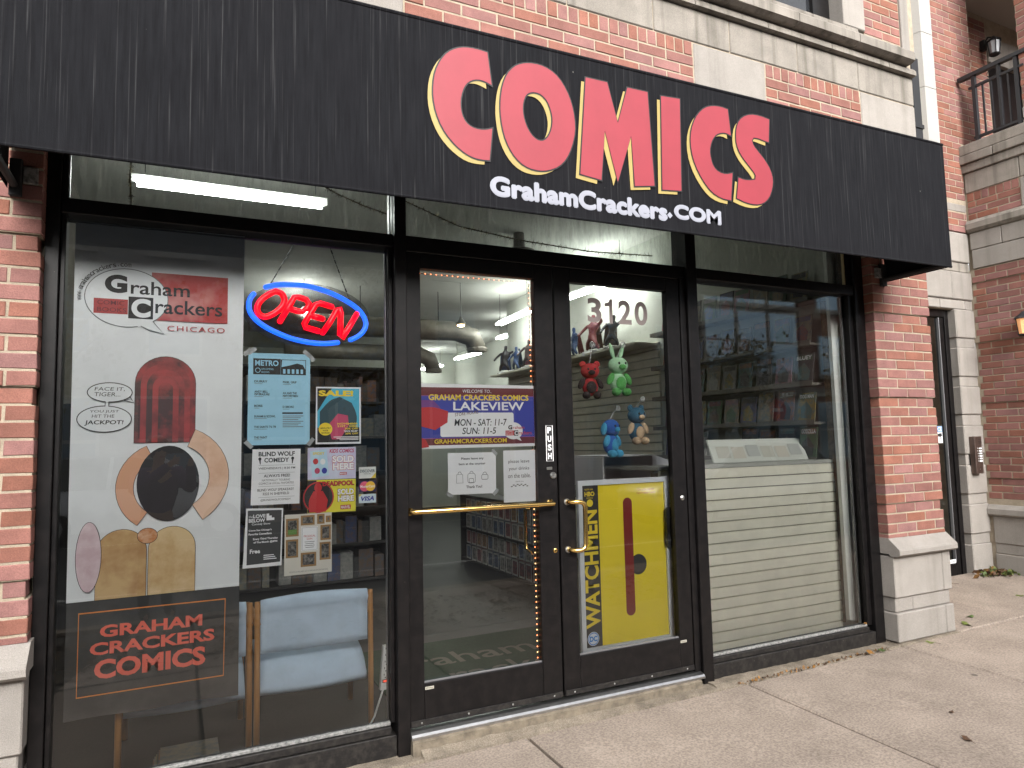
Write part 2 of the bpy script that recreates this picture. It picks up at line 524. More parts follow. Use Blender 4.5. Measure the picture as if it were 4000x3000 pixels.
# ------------------------------------------------------------------ bricks
_bm = {}
def brick_mesh(L, H, D):
    k = (round(L, 3), round(H, 3), round(D, 3))
    if k in _bm: return _bm[k]
    c = 0.0028
    a, h, d = L/2, H/2, D/2
    r = random.Random(hash(k) & 255)
    J = lambda: r.uniform(-.0014, .0014)
    ring4 = lambda y, e: [(-a+e+J(), y, -h+e+J()), (a-e+J(), y, -h+e+J()), (a-e+J(), y, h-e+J()), (-a+e+J(), y, h-e+J())]
    vs = ring4(d, 0) + ring4(-d+c, 0) + ring4(-d, c)
    fs = [(3,2,1,0)]
    for o in (0, 4):
        for i in range(4):
            j = (i+1) % 4
            fs.append((o+i, o+j, o+4+j, o+4+i))
    fs.append((8, 9, 10, 11))
    fs = [f[::-1] if n == 0 else f for n, f in enumerate(fs)]
    # orient so that normals point out
    bm = bmesh.new()
    bv = [bm.verts.new(v) for v in vs]
    for f in fs: bm.faces.new([bv[i] for i in f])
    bmesh.ops.recalc_face_normals(bm, faces=bm.faces)
    me = bpy.data.meshes.new("brick"); bm.to_mesh(me); bm.free()
    me.materials.append(BRICK)
    _bm[k] = me
    return me

MOD, JNT, CRS = 0.216, 0.011, 0.071
def put_brick(parent, face, s0, s1, z0, z1, front, depth):
    me = brick_mesh(s1-s0, z1-z0, depth)
    c = (s0+s1)/2; zz = (z0+z1)/2
    j = rnd.uniform(-.0018, .0018)
    if face == 'y': loc, rz = (c, front+depth/2+j, zz), 0
    else: loc, rz = (front+depth/2+j, c, zz), -math.pi/2
    o = link("brick", me, parent, loc=loc, rot=(rnd.uniform(-.004,.004), 0, rz+rnd.uniform(-.004,.004)))
    return o

def course(parent, face, a0, a1, z0, front, depth, half, mod=MOD, h=CRS, inset=0.0):
    """one course from a0 to a1 (bricks cut at the ends)"""
    a0 += inset; a1 -= inset
    s = a0 - (mod/2 if half else 0)
    n = 0
    while s < a1-0.02:
        b0 = max(s, a0); b1 = min(s+mod, a1)
        if b1-b0 > .03:
            put_brick(parent, face, b0 + (JNT/2 if b0 > a0+.001 else 0), b1 - (JNT/2 if b1 < a1-.001 else 0), z0+JNT/2, z0+h-JNT/2, front+inset, depth-inset)
            n += 1
        s += mod
    return n

Z0 = 0.6705
RECESS = (3, 14, 23, 32)

# ------------------------------------------------------------------ brick piers beside the shop front
def pier(x0, x1, bx0, bx1, label, mirror):
    t = thing("brick_pier", label, "pier", "brick piers framing the shop front")
    zc = Z0-.05
    for i in RECESS + (None,):
        ze = 2.99 if i is None else Z0+i*CRS-.003
        box("mortar_core", MORTAR, t, x0+.004, x1-.004, -.086, .14, zc, ze)
        if i is not None: box("mortar_core", MORTAR, t, x0+.017, x1-.017, -.073, .13, ze, ze+CRS+.006)
        zc = ze+CRS+.006
    for i in range(0, 30):
        z = Z0+i*CRS
        if i == 0: z0, h = .705, Z0+CRS-.705
        else: z0, h = z, CRS
        ins = .013 if i in RECESS else 0
        course(t, 'y', bx0, bx1, z0, -.09, .10, bool(i % 2) ^ mirror, h=h, inset=ins)
    # stone base: sloping cap, block, recessed band, block, footing
    cp = MB().prism_yz([(-.085,.712),(-.165,.640),(-.170,.628),(-.170,.600),(-.150,.585),(-.095,.585),(-.085,.60),(.10,.60),(.10,.712)], x0-.004, x1+.012)
    cp.build("cap_stone", STONE, t)
    def blk(a, b, z0, z1, fr, nm="base_block"):
        box(nm, STONE, t, a, b, fr, .10, z0, z1, c=.006)
    xs = x1-.10 if not mirror else x0+.10
    for (z0, z1, fr) in ((.29, .584, -.115), (-.02, .182, -.118)):
        blk(x0+.002, xs-.003, z0, z1, fr); blk(xs+.003, x1-.002, z0, z1, fr)
    m = (x0+x1)/2-.12
    blk(x0+.015, m-.002, .185, .287, -.098, "band_block"); blk(m+.002, x1-.015, .185, .287, -.098, "band_block")
    kx = MB().add([(x0-.01,-.15,-.2),(x1+.03,-.15,-.2),(x1+.03,.1,-.2),(x0-.01,.1,-.2),(x0,-.135,-.028),(x1+.02,-.14,-.022),(x1+.02,.1,-.022),(x0,.1,-.028)],
                  [(0,3,2,1),(4,5,6,7),(0,1,5,4),(1,2,6,5),(2,3,7,6),(3,0,4,7)])
    kx.build("footing", CONC2, t)
    return t
pr = pier(2.678, 3.326, 2.678, 3.326, "red brick pier with stone base between the right window and the recessed entrance", False)
pl = pier(-3.147, -2.499, -2.931, -2.499, "red brick pier at the left edge beside the window with the tall banner", False)

# ------------------------------------------------------------------ upper facade above the awning
uf = thing("upper_facade", "brick and stone wall of the floor above the black awning", "wall")
box("mortar_core", MORTAR, uf, -3.2, 3.318, -.086, .30, 3.0, 4.47)
for (a, b) in ((-.916, 1.060), (1.706, 2.683), (-2.54, -1.566)):
    i = 0; z = 3.982
    while z > 3.50:
        z -= CRS*1.02
        course(uf, 'y', a+.004, b-.004, z, -.09, .10, bool(i % 2), mod=(b-a-.008)/(9 if b == 1.06 else 4.5), h=CRS*1.02); i += 1
    n = 27 if b == 1.06 else 13
    w = (b-a-.008)/n
    for k in range(n):        # rowlock course
        s = a+.004+k*w
        put_brick(uf, 'y', s+.005, s+w-.005, 3.982+.005, 4.078, -.09, .10)
def stone(parent, x0, x1, z0, z1, fr, back=.05, m=None, nm="stone_block", c=.006):
    return box(nm, m or STONE, parent, x0, x1, fr, back, z0, z1, c=c)
for a, b in ((-3.18, -2.546), (-1.56, -.922), (1.066, 1.700), (2.689, 3.325)):
    stone(uf, a, b, 3.30, 4.078, -.093)
xs = [-3.115, -2.472, -1.829, -1.186, -.543, .1, .743, 1.386, 2.029, 2.672, 3.322]
for a, b in zip(xs, xs[1:]):
    stone(uf, a+.003, b-.003, 4.085, 4.310, -.095, m=STONE_D)
xs = [-3.10, -2.78, -2.14, -1.50, -.86, -.22, .42, 1.06, 1.71, 2.35, 2.99, 3.314]
for a, b in zip(xs, xs[1:]):
    MB().prism_yz([(-.135,4.318),(-.135,4.352),(-.120,4.375),(.0,4.375),(.0,4.318),(-.118,4.314)], a+.003, b-.003).build("moulding_stone", STONE_D, uf)
xs = [-3.09, -2.46, -1.83, -1.2, -.57, .06, .69, 1.32, 1.95, 2.58, 3.215]
for a, b in zip(xs, xs[1:]):
    MB().prism_yz([(-.20,4.392),(-.20,4.452),(-.192,4.465),(.0,4.478),(.0,4.376),(-.165,4.376)], a+.003, b-.003).build("ledge_stone", STONE_D, uf)
# upper window with its sill and jamb
xs = [-.4, .25, .9, 1.55, 2.2, 2.70]
for a, b in zip(xs, xs[1:]):
    stone(uf, a+.003, b-.003, 4.485, 4.575, -.105, back=.1, m=STONE_D, nm="sill_stone")
stone(uf, 2.545, 2.785, 4.58, 6.3, -.10, back=.1, nm="jamb_stone")
stone(uf, 3.222, 3.318, 4.486, 6.3, -.10, back=.1, nm="jamb_stone")
stone(uf, 2.705, 3.216, 4.486, 4.565, -.09, back=.1, m=STONE_D, nm="sill_stone")
box("mortar_core", MORTAR, uf, 2.79, 3.222, -.081, .3, 4.566, 6.3)
for i in range(12):
    course(uf, 'y', 2.792, 3.215, 4.570+i*CRS, -.085, .10, bool(i % 2), mod=.2115)
GLASS = glass_mat("clear_pane")
uw = box("window_frame", BLACKM, uf, 2.36, 2.54, .02, .10, 4.58, 6.2)
box("window_pane", mat("dark_window", (.02,.022,.025), rough=.05, spec=.8), uf, .2, 2.36, .05, .06, 4.58, 6.2)

# ------------------------------------------------------------------ recessed entrance wall (faces the street)
YR = 0.92
ew = thing("entrance_wall", "stone and brick wall round the recessed side entrance right of the pier", "wall")
box("wall_core", MORTAR, ew, 5.34, 5.655, YR+.03, 1.3, -.2, 2.75)
box("wall_core", MORTAR, ew, 3.33, 5.655, YR+.03, 1.3, 2.752, 3.6)
box("wall_core", MORTAR, ew, 3.33, 4.34, YR+.03, 1.3, -.2, 2.75)
zl = [(.0,.322),(.428,.725),(.831,1.126),(1.238,1.533),(1.647,1.941),(2.044,2.347),(2.450,2.752)]
for z0, z1 in zl: stone(ew, 5.325, 5.648, z0, z1, YR, back=1.06, nm="quoin_stone", c=.010)
for (a, b), (c2, d) in zip(zl, zl[1:]): stone(ew, 5.338, 5.648, b+.002, c2-.002, YR+.016, back=1.06, nm="quoin_stone", c=.004)
zt = [(.0,.322),(.428,.725)]
stone(ew, 4.2, 5.10, 2.757, 2.852, YR+.014, back=1.05, nm="lintel_stone"); stone(ew, 5.106, 5.52, 2.757, 2.852, YR+.014, back=1.05, nm="lintel_stone"); stone(ew, 5.525, 5.648, 2.757, 2.852, YR+.014, back=1.05, nm="lintel_stone")
stone(ew, 4.66, 5.297, 2.858, 3.155, YR, c=.010, back=1.0); stone(ew, 5.303, 5.652, 2.858, 3.155, YR, c=.010, back=1.0)
stone(ew, 4.05, 4.654, 2.858, 3.155, YR, c=.010, back=1.0)
stone(ew, 4.3, 5.648, 3.160, 3.258, YR+.014, m=STONE_D, back=1.0)
stone(ew, 4.5, 5.10, 3.263, 3.585, YR, c=.010, back=1.0); stone(ew, 5.106, 5.645, 3.263, 3.585, YR, c=.010, back=1.0)
box("wall_core", MORTAR, ew, 4.6, 5.95, YR+.004, 1.3, 3.601, 6.6)
stone(ew, 5.18, 5.648, 3.815, 3.900, YR-.001, back=1.0, nm="band_stone")
def skip(z): return 3.80 < z+.05 < 3.94
i = 0; z = 3.592
while z < 6.35:
    if not (3.78 < z < 3.90):
        course(ew, 'y', 5.18, 5.645 if z < 4.53 else 5.945, z, YR, .10, bool(i % 2))
    z += CRS; i += 1
# white pilaster strip with bevelled side
z = 3.3
for z1 in (3.88, 4.485, 5.07, 5.67, 6.3):
    MB().add([(4.955,YR+.05,z+.003),(4.985,.85,z+.003),(5.172,.85,z+.003),(5.172,YR+.05,z+.003),(4.955,YR+.05,z1-.003),(4.985,.85,z1-.003),(5.172,.85,z1-.003),(5.172,YR+.05,z1-.003)],
             [(0,3,2,1),(4,5,6,7),(0,1,5,4),(1,2,6,5),(2,3,7,6),(3,0,4,7)]).build("pilaster_stone", mat("pale_limestone", (.41,.40,.38), rough=.85, var=.08, vscale=4, speck=.15, sscale=260), ew)
    z = z1
# small brick return beside the pilaster
box("wall_core", MORTAR, ew, 4.3, 4.95, YR+.06, 1.3, 3.61, 6.6)
# rain pipe between bay and pilaster
dp = thing("downpipe", "black rain pipe in the corner between the upper wall and the pale pilaster", "pipe")
MB().box(3.84, 3.935, .24, .33, 3.1, 4.80).build("pipe", IRON, dp)
for z in (3.55, 4.15): MB().box(3.83, 3.945, .23, .34, z, z+.035).build("pipe_clamp", IRON, dp)

# ------------------------------------------------------------------ projecting side wall with loggia
XS = 5.65
swl = thing("side_wall", "brick side wall projecting towards the street at the right edge, with stone base and loggia", "wall")
zc = -.2
for i in RECESS + (None,):
    ze = 3.19 if i is None else Z0+.03+i*CRS-.003
    box("mortar_core", MORTAR, swl, XS+.004, 6.3, -.7, YR+.028, zc, ze)
    if i is not None: box("mortar_core", MORTAR, swl, XS+.017, 6.29, -.69, YR+.027, ze, ze+CRS+.006)
    zc = ze+CRS+.006
nb = 0
for i in range(1, 35):
    z = Z0+.03+i*CRS
    if z+CRS > 3.19: break
    course(swl, 'x', -.62, YR-.004, z, XS, .10, bool(i % 2), inset=0.0) if i not in RECESS else course(swl, 'x', -.62, YR-.004, z, XS+.013, .08, bool(i % 2))
def stx(y0, y1, z0, z1, fr, m=STONE, nm="stone_block", c=.006):
    return box(nm, m, swl, fr, XS+.30, y0, y1, z0, z1, c=c)
MB().prism_xz([(XS-.055,.62),(XS-.055,.672),(XS-.02,.715),(XS+.1,.715),(XS+.1,.60),(XS-.03,.60)], -.7, YR-.006).build("cap_stone", STONE, swl)
for a, b in ((.30, .895), (-.36, .295)):
    stx(a, b-.005, .322, .598, XS-.01); stx(a, b-.005, .218, .318, XS-.002, nm="band_block"); stx(a, b-.005, -.03, .214, XS-.012)
for ys, z0, z1, fr in (((-.62, .26, .895), 3.195, 3.395, XS-.012), ((-.62, -.02, .588, .905), 3.402, 3.580, XS-.012)):
    for a, b in zip(ys, ys[1:]): stx(a+.003, b-.003, z0, z1, fr)
MB().prism_xz([(XS-.05,3.62),(XS-.05,3.68),(XS-.02,3.72),(XS+.1,3.72),(XS+.1,3.59),(XS-.02,3.59)], -.7, YR-.006).build("ledge_stone", STONE_D, swl)
box("mortar_core", MORTAR, swl, XS+.004, 6.3, -.7, YR, 3.585, 4.03)
box("mortar_core", MORTAR, swl, XS+.02, 6.3, -.7, YR+.028, 3.191, 3.584)
for k in range(3): course(swl, 'x', .385, YR-.02, 3.722+k*.068, XS, .10, bool(k % 2), h=.068)
for k in range(7): put_brick(swl, 'x', .39+k*.0735+.005, .39+(k+1)*.0735-.005, 3.93, 4.018, XS, .10)
stx(-.62, .378, 3.725, 4.018, XS-.006)
stx(-.62, .372, 4.025, 4.238, XS-.008, m=STONE_D); stx(.378, .912, 4.025, 4.238, XS-.008, m=STONE_D)
for z0, z1, o, ys in ((4.243, 4.332, .03, (-.62, .05, .93)), (4.337, 4.428, .055, (-.62, -.05, .586, .93)), (4.434, 4.545, .045, (-.62, .93))):
    for a, b in zip(ys, ys[1:]): stx(a+.003, b-.003, z0, z1, XS-o, m=STONE_D, nm="moulding_stone")
# corner pier of the loggia
box("mortar_core", MORTAR, swl, XS+.004, 6.05, -.7, .295, 4.55, 6.6)
for i in range(25):
    course(swl, 'x', -.14, .30, 4.72+i*CRS if i > 1 else 4.72+i*CRS, XS, .10, bool(i % 2))
stx(-.62, .303, 4.55, 4.715, XS-.005)
# loggia inside: floor, ceiling, back wall with dark door
box("loggia_floor", CONC2, swl, XS+.3, 8.4, .0, 2.2, 4.3, 4.54)
box("loggia_ceiling", mat("loggia_ceiling_paint", (.35,.32,.29), rough=.9), swl, XS, 8.4, -.2, 2.2, 6.6, 6.7)
box("loggia_wall", MORTAR, swl, 6.1, 6.98, 1.304, 1.5, 4.54, 6.6)
for i in range(28): course(swl, 'y', 6.11, 6.97, 4.545+i*CRS, 1.30, .08, bool(i % 2))
stone(swl, 6.98, 8.2, 6.02, 6.35, 1.28, back=1.5, nm="lintel_stone")
box("loggia_wall", MORTAR, swl, 6.98, 8.4, 1.31, 1.5, 6.36, 6.6)
box("loggia_door", BLACKM, swl, 6.99, 8.2, 1.33, 1.45, 4.545, 6.015)
box("loggia_wall", BRICK, swl, 8.2, 8.4, -.2, 2.2, 4.54, 6.6)
# iron railing
rl = thing("balcony_railing", "black iron railing across the loggia at upper right", "railing")
box("top_rail", IRON, rl, 5.63, 5.69, .22, .90, 5.27, 5.31)
box("middle_rail", IRON, rl, 5.645, 5.675, .26, .80, 5.14, 5.165)
box("bottom_rail", IRON, rl, 5.645, 5.675, .26, .78, 4.585, 4.61)
for y, w in ((.745, .035), (.33, .035)): box("post", IRON, rl, 5.64, 5.68, y-w/2, y+w/2, 4.545, 5.27)
for k in range(1, 5):
    if k == 3: box("post", IRON, rl, 5.64, 5.68, .745-k*.083-.012, .745-k*.083+.012, 4.61, 5.27)
    else: box("baluster", IRON, rl, 5.652, 5.668, .745-k*.083-.008, .745-k*.083+.008, 4.61, 5.14)
MB().tube([(5.66, .56+.05*math.cos(a*.5), 5.215+.045*math.sin(a*.5)) for a in range(13)], .005, 6).build("scroll", IRON, rl)
# ------------------------------------------------------------------ shop front frame
SILV = mat("aluminium", (.55,.55,.55), rough=.35, metal=1.0, var=.2, vscale=30)
DUSTY = mat("grimy_aluminium", (.30,.30,.29), rough=.7, var=.6, vscale=60, rgb2=(.10,.10,.10), metal=.3)
GREYB = mat("grey_glazing_bead", (.22,.22,.23), rough=.45, metal=.6)
GLASSD = glass_mat("dusty_pane", dirt=.42, ior=1.6)
GLASSL = glass_mat("shop_pane", tint=(.985,.995,.985), ior=1.88)
sf = thing("shop_front", "black metal storefront frame with large panes under the awning", "shop front")
def fr(name, x0, x1, z0, z1, y0=0.0, y1=.11, m=BLACKM, c=.003): return box(name, m, sf, x0, x1, y0, y1, z0, z1, c=c)
fr("jamb", -2.499, -2.445, -.072, 3.0, -.012)
fr("glazing_stop", -2.444, -2.424, -.0, 3.0, .012, .10)
fr("mullion", -.962, -.899, -.085, 3.0, -.035)
fr("glazing_stop", -.984, -.963, .08, 2.51, .015, .10)
fr("door_jamb", .929, .972, -.04, 2.508, -.012)
fr("mullion", .973, 1.055, -.045, 3.0, -.035)
fr("jamb", 2.580, 2.677, -.035, 3.0, -.015)
fr("glazing_stop", 2.534, 2.579, .095, 3.0, .012, .10)
fr("transom_bar", -2.443, -.963, 2.508, 2.576, -.006)
fr("transom_bar", -.898, .972, 2.492, 2.578, -.006)
fr("transom_bar", 1.056, 2.579, 2.508, 2.580, -.006)
fr("header", -2.52, 2.70, 3.001, 3.12, -.01)
fr("kick_plate", -2.444, -.963, -.085, .028, -.012, m=BLACKD)
fr("sill_bar", -2.423, -.985, .030, .066, .002, m=BLACKD)
fr("sill_bead", -2.423, -.985, .067, .084, .020, .044, m=DUSTY)
fr("kick_plate", 1.056, 2.579, -.045, .052, -.012, m=BLACKD)
fr("sill_bar", 1.056, 2.533, .054, .086, .002, m=BLACKD)
fr("sill_bead", 1.056, 2.533, .087, .102, .018, .044, m=DUSTY)
fr("glazing_bead", 2.508, 2.520, .10, 2.506, .056, .075, m=GREYB, c=.001)
fr("glazing_bead", -.992, -.986, .085, 2.506, .056, .075, m=GREYB, c=.001)
fr("glazing_bead", -2.423, -.985, 2.486, 2.494, .050, .07, m=GREYB, c=.001)
fr("glazing_bead", 1.056, 2.505, 2.492, 2.499, .050, .07, m=GREYB, c=.001)
fr("glazing_bead", -2.423, -2.417, 2.578, 3.0, .02, .04, m=GREYB, c=.001)
fr("glazing_bead", -.975, -.967, 2.578, 3.0, .02, .04, m=GREYB, c=.001)
fr("glazing_bead", 2.520, 2.530, 2.582, 3.0, .02, .04, m=mat("brass_bead", (.55,.45,.25), rough=.4, metal=.5), c=.001)
def pane(x0, x1, z0, z1, m, y=.045): return MB().add([(x0,y,z0),(x1,y,z0),(x1,y,z1),(x0,y,z1)], [(0,1,2,3)]).build("pane", m, sf)
pane(-2.424, -.984, .07, 2.509, GLASSL)
pane(1.056, 2.534, .09, 2.509, GLASSL)
pane(-2.443, -.963, 2.577, 3.0, GLASSD)
pane(-.898, .972, 2.579, 3.0, GLASSD)
pane(1.056, 2.579, 2.581, 3.0, GLASSD)

# ------------------------------------------------------------------ doors
BRASS = mat("polished_brass", (.80,.53,.18), rough=.16, metal=1.0, var=.12, vscale=20)
STEEL = mat("lock_steel", (.6,.6,.58), rough=.3, metal=1.0)
PLATE = mat("maker_plate", (.45,.43,.36), rough=.5)
WHITEP = mat("white_print", (.80,.80,.80), rough=.6)
BLACKP = mat("black_print", (.015,.015,.016), rough=.6)
def door(label, x0, x1, g0, g1, leftleaf):
    d = thing("glass_door", label, "door", "pair of shop doors")
    def p(n, a, b, z0, z1, y0=-.004, y1=.042, m=BLACKM, c=.003): return box(n, m, d, a, b, y0, y1, z0, z1, c=c)
    p("stile", x0, g0, .040, 2.488); p("stile", g1, x1, .040, 2.488)
    p("top_rail", g0+.0005, g1-.0005, 2.406, 2.488); p("bottom_rail", g0+.0005, g1-.0005, .040, .247)
    p("glazing_bead", g0+.001, g1-.001, .2475, .2555, .004, .018, GREYB, .001)
    y = .022
    MB().add([(g0,y,.247),(g1,y,.247),(g1,y,2.406),(g0,y,2.406)], [(0,1,2,3)]).build("pane", GLASSL, d)
    p("door_sweep", x0+.004, x1-.004, .046, .074, -.012, -.0045, BLACKD, .001)
    for k in range(4):
        xx = x0+.06+k*(x1-x0-.12)/3
        MB().lathe((xx, -.012, .060), [(.005,0),(.005,.001),(.003,.003)], 8, 'y').build("screw", STEEL, d)
    return d
dl = door("left black glass door with brass push bar and store hours sign", -.893, -.006, -.814, -.128, True)
dr = door("right black glass door with brass pull handle and street number 3120", .006, .925, .112, .823, False)
# push bar on the left leaf
pb = MB().tube([(-.885,-.012,1.121),(-.885,-.05,1.121),(-.875,-.062,1.121),(-.07,-.062,1.117),(-.058,-.050,1.117),(-.058,-.012,1.117)], .0135, 12).build("push_bar", BRASS, dl, smooth=True)
for x in (-.885, -.058): MB().lathe((x,-.004,1.119), [(.021,0),(.021,.004),(.015,.010)], 14, 'y').build("mounting_rose", BRASS, dl)
# matching bar inside the door
MB().tube([(-.165,.045,1.09),(-.165,.10,1.075),(-.165,.10,.86),(-.135,.07,.83)], .011, 10).build("inner_handle", BRASS, dl, smooth=True)
# pull handle on the right leaf
hp = [(.050,-.004,1.117),(.056,-.035,1.118),(.075,-.055,1.118),(.11,-.060,1.117),(.130,-.060,1.108),(.139,-.060,1.085),(.137,-.060,.88),(.130,-.060,.857),(.108,-.060,.846),(.075,-.055,.846),(.058,-.035,.847),(.052,-.004,.848)]
MB().tube(hp, .0135, 12).build("pull_handle", BRASS, dr, smooth=True)
for z in (1.117, .848): MB().lathe((.052,-.004,z), [(.019,0),(.019,.005),(.015,.010)], 14, 'y').build("mounting_rose", STEEL, dr)
MB().prism_xz(rrect(.800, .785, .868, 1.035, .03), .05, .075).build("inner_push_pad", mat("black_plastic", (.015,.015,.016), rough=.4), dr)
# locks
MB().lathe((-.034,-.004,1.272), [(.019,0),(.019,.006),(.016,.010),(.009,.010),(.008,.008)], 18, 'y').build("lock_cylinder", STEEL, dl)
MB().cbox(-.075,-.040,-.010,-.004,1.305,1.321,c=.002).build("lock_indicator", STEEL, dl)
MB().lathe((-.034,-.004,.850), [(.013,0),(.013,.005),(.008,.007)], 14, 'y').build("lock_cylinder", BRASS, dl)
MB().lathe((.885,-.004,1.095), [(.015,0),(.015,.006),(.009,.009)], 14, 'y').build("lock_cylinder", STEEL, dr)
for d, x in ((dl, -.812), (dr, .826)):
    pt = MB().box(x, x+.047, -.0056, -.0042, .217, .231).build("maker_plate", PLATE, d)
    T(pt, "VISTAWALL", x+.003, .220, x+.044, .228, -.0062, BLACKP, bold=.01)
# PUSH plate on the left leaf
ps = thing("push_sign", "black PUSH sticker with white border on the left door", "sign")
MB().box(-.078,-.028,-.0065,-.0045,1.350,1.560).build("plate", BLACKP, ps)
line(ps, "border", WHITEP, [(-.074,1.354),(-.032,1.354),(-.032,1.556),(-.074,1.556)], .004, -.0072, True)
for k, ch in enumerate("PUSH"): T(ps, ch, -.065, 1.512-k*.049, -.041, 1.547-k*.049, -.0074, WHITEP, bold=.03)
# street number on the right pane
sn = thing("street_number", "pale grey street number 3120 on the right door pane", "number")
NUM = mat("taupe_vinyl", (.24,.20,.19), rough=.7)
P(sn, "digit", NUM, [(.428,2.178),(.428,2.329),(.410,2.329),(.402,2.310),(.372,2.300),(.372,2.282),(.404,2.284),(.404,2.178)], .0203)
for ch, a, b in (("3",.247,.347),("2",.470,.568),("0",.593,.690)): T(sn, ch, a, 2.178, b, 2.329, .0205, NUM, bold=.028, name="digit", res=6)

# ------------------------------------------------------------------ thresholds
th = thing("door_threshold", "worn aluminium threshold under the two glass doors", "threshold")
MB().prism_yz([(-.055,.012),(-.045,.022),(-.02,.030),(.06,.030),(.06,.0),(-.055,.0)], -.898, .965).build("threshold_plate", SILV, th)
MB().prism_yz([(-.066,-.010),(-.056,-.001),(.06,-.001),(.06,-.10),(-.072,-.10)], -.898, .93).build("grout_bed", mat("crumbling_mortar", (.21,.175,.13), rough=1, var=.55, vscale=14, bump=1.5, bscale=50), th)

# ------------------------------------------------------------------ interior string lights round the left door pane
sl = thing("string_lights", "string of tiny orange lights along the top and right edge of the left door pane", "string lights")
path = [(-.800+.665*k/21, .05, 2.392-.000*k) for k in range(22)] + [(-.135, .05, 2.392-2.13*k/70) for k in range(1, 71)]
MB().tube([path[0], path[21], path[-1]], .002, 5).build("wire", BLACKP, sl)
BULB = mat("orange_bulb", (1.0,.24,.08), emis=2.6, rough=.4); BULB2 = mat("warm_bulb", (1.0,.55,.2), emis=2.4, rough=.4)
bme = [MB().ell((0,0,0), (.0034,.0034,.0034), 6, 4).mesh("bulb", b) for b in (BULB, BULB2)]
for k, p in enumerate(path): link("bulb", bme[0 if k < 50 or k % 2 else 1], sl, loc=(p[0], p[1]-.003, p[2]))

# ------------------------------------------------------------------ awning
CANV = awning_mat()
CANVIN = mat("awning_inside", (.02,.02,.021), rough=.8)
aw = thing("awning", "long black box awning with red COMICS lettering over the shop front", "awning")
zb = lambda x: 2.578+.009*x
zt_ = lambda x: 3.432+.014*x
XA, XB, YF = -2.62, 2.815, -.60
n = 72
vs = []; fs = []
for i in range(n+1):
    x = XA+(XB-XA)*i/n
    q = .0035*(1+math.sin(x*4.1+.6)*.6+math.sin(x*9.7)*.4); vs += [(x, YF-.001, zb(x)), (x, YF-.002+q, (zb(x)+zt_(x))/2), (x, YF, zt_(x))]
for i in range(n):
    a = i*3
    fs += [(a, a+3, a+4, a+1), (a+1, a+4, a+5, a+2)]
MB().add(vs, fs).build("front_panel", CANV, aw)
MB().add([(XA,YF,zt_(XA)),(XB,YF,zt_(XB)),(XB,-.10,zt_(XB)+.10),(XA,-.10,zt_(XA)+.10)], [(0,1,2,3)]).build("top_panel", CANV, aw)
for X in (XA, XB):
    MB().add([(X,YF,zb(X)),(X,-.10,zb(X)),(X,-.10,zt_(X)+.10),(X,YF,zt_(X))], [(0,1,2,3)]).build("side_panel", CANV, aw)
    s = 1 if X < 0 else -1
    MB().tube([(X+s*.022,YF+.02,zb(X)+.018),(X+s*.022,-.11,zb(X)+.018)], .016, 8).build("frame_bar", CANVIN, aw)
    MB().cbox(X+s*.005, X+s*.05, -.115, -.092, zb(X)-.03, zb(X)+.13, c=.004).build("wall_bracket", CANVIN, aw)
    MB().cbox(X+s*.052, X+s*.105, -.108, -.093, zb(X)+.03, zb(X)+.10, c=.003).build("bracket_plate", DUSTY, aw)
MB().tube([(XA+.02,YF+.02,zb(XA)+.018),(XB-.02,YF+.02,zb(XB)+.018)], .017, 8).build("frame_bar", CANVIN, aw)
MB().tube([(XA,YF+.004,zb(XA)),(XB,YF+.004,zb(XB))], .008, 8).build("hem", CANV, aw)
MB().tube([(XA,YF+.004,zt_(XA)),(XB,YF+.004,zt_(XB))], .010, 8).build("top_hem", CANV, aw)
for X in (-1.2, .3, 1.6):
    MB().tube([(X,YF+.02,zb(X)+.03),(X,-.10,zb(X)+.45)], .012, 6).build("stay_bar", CANVIN, aw)

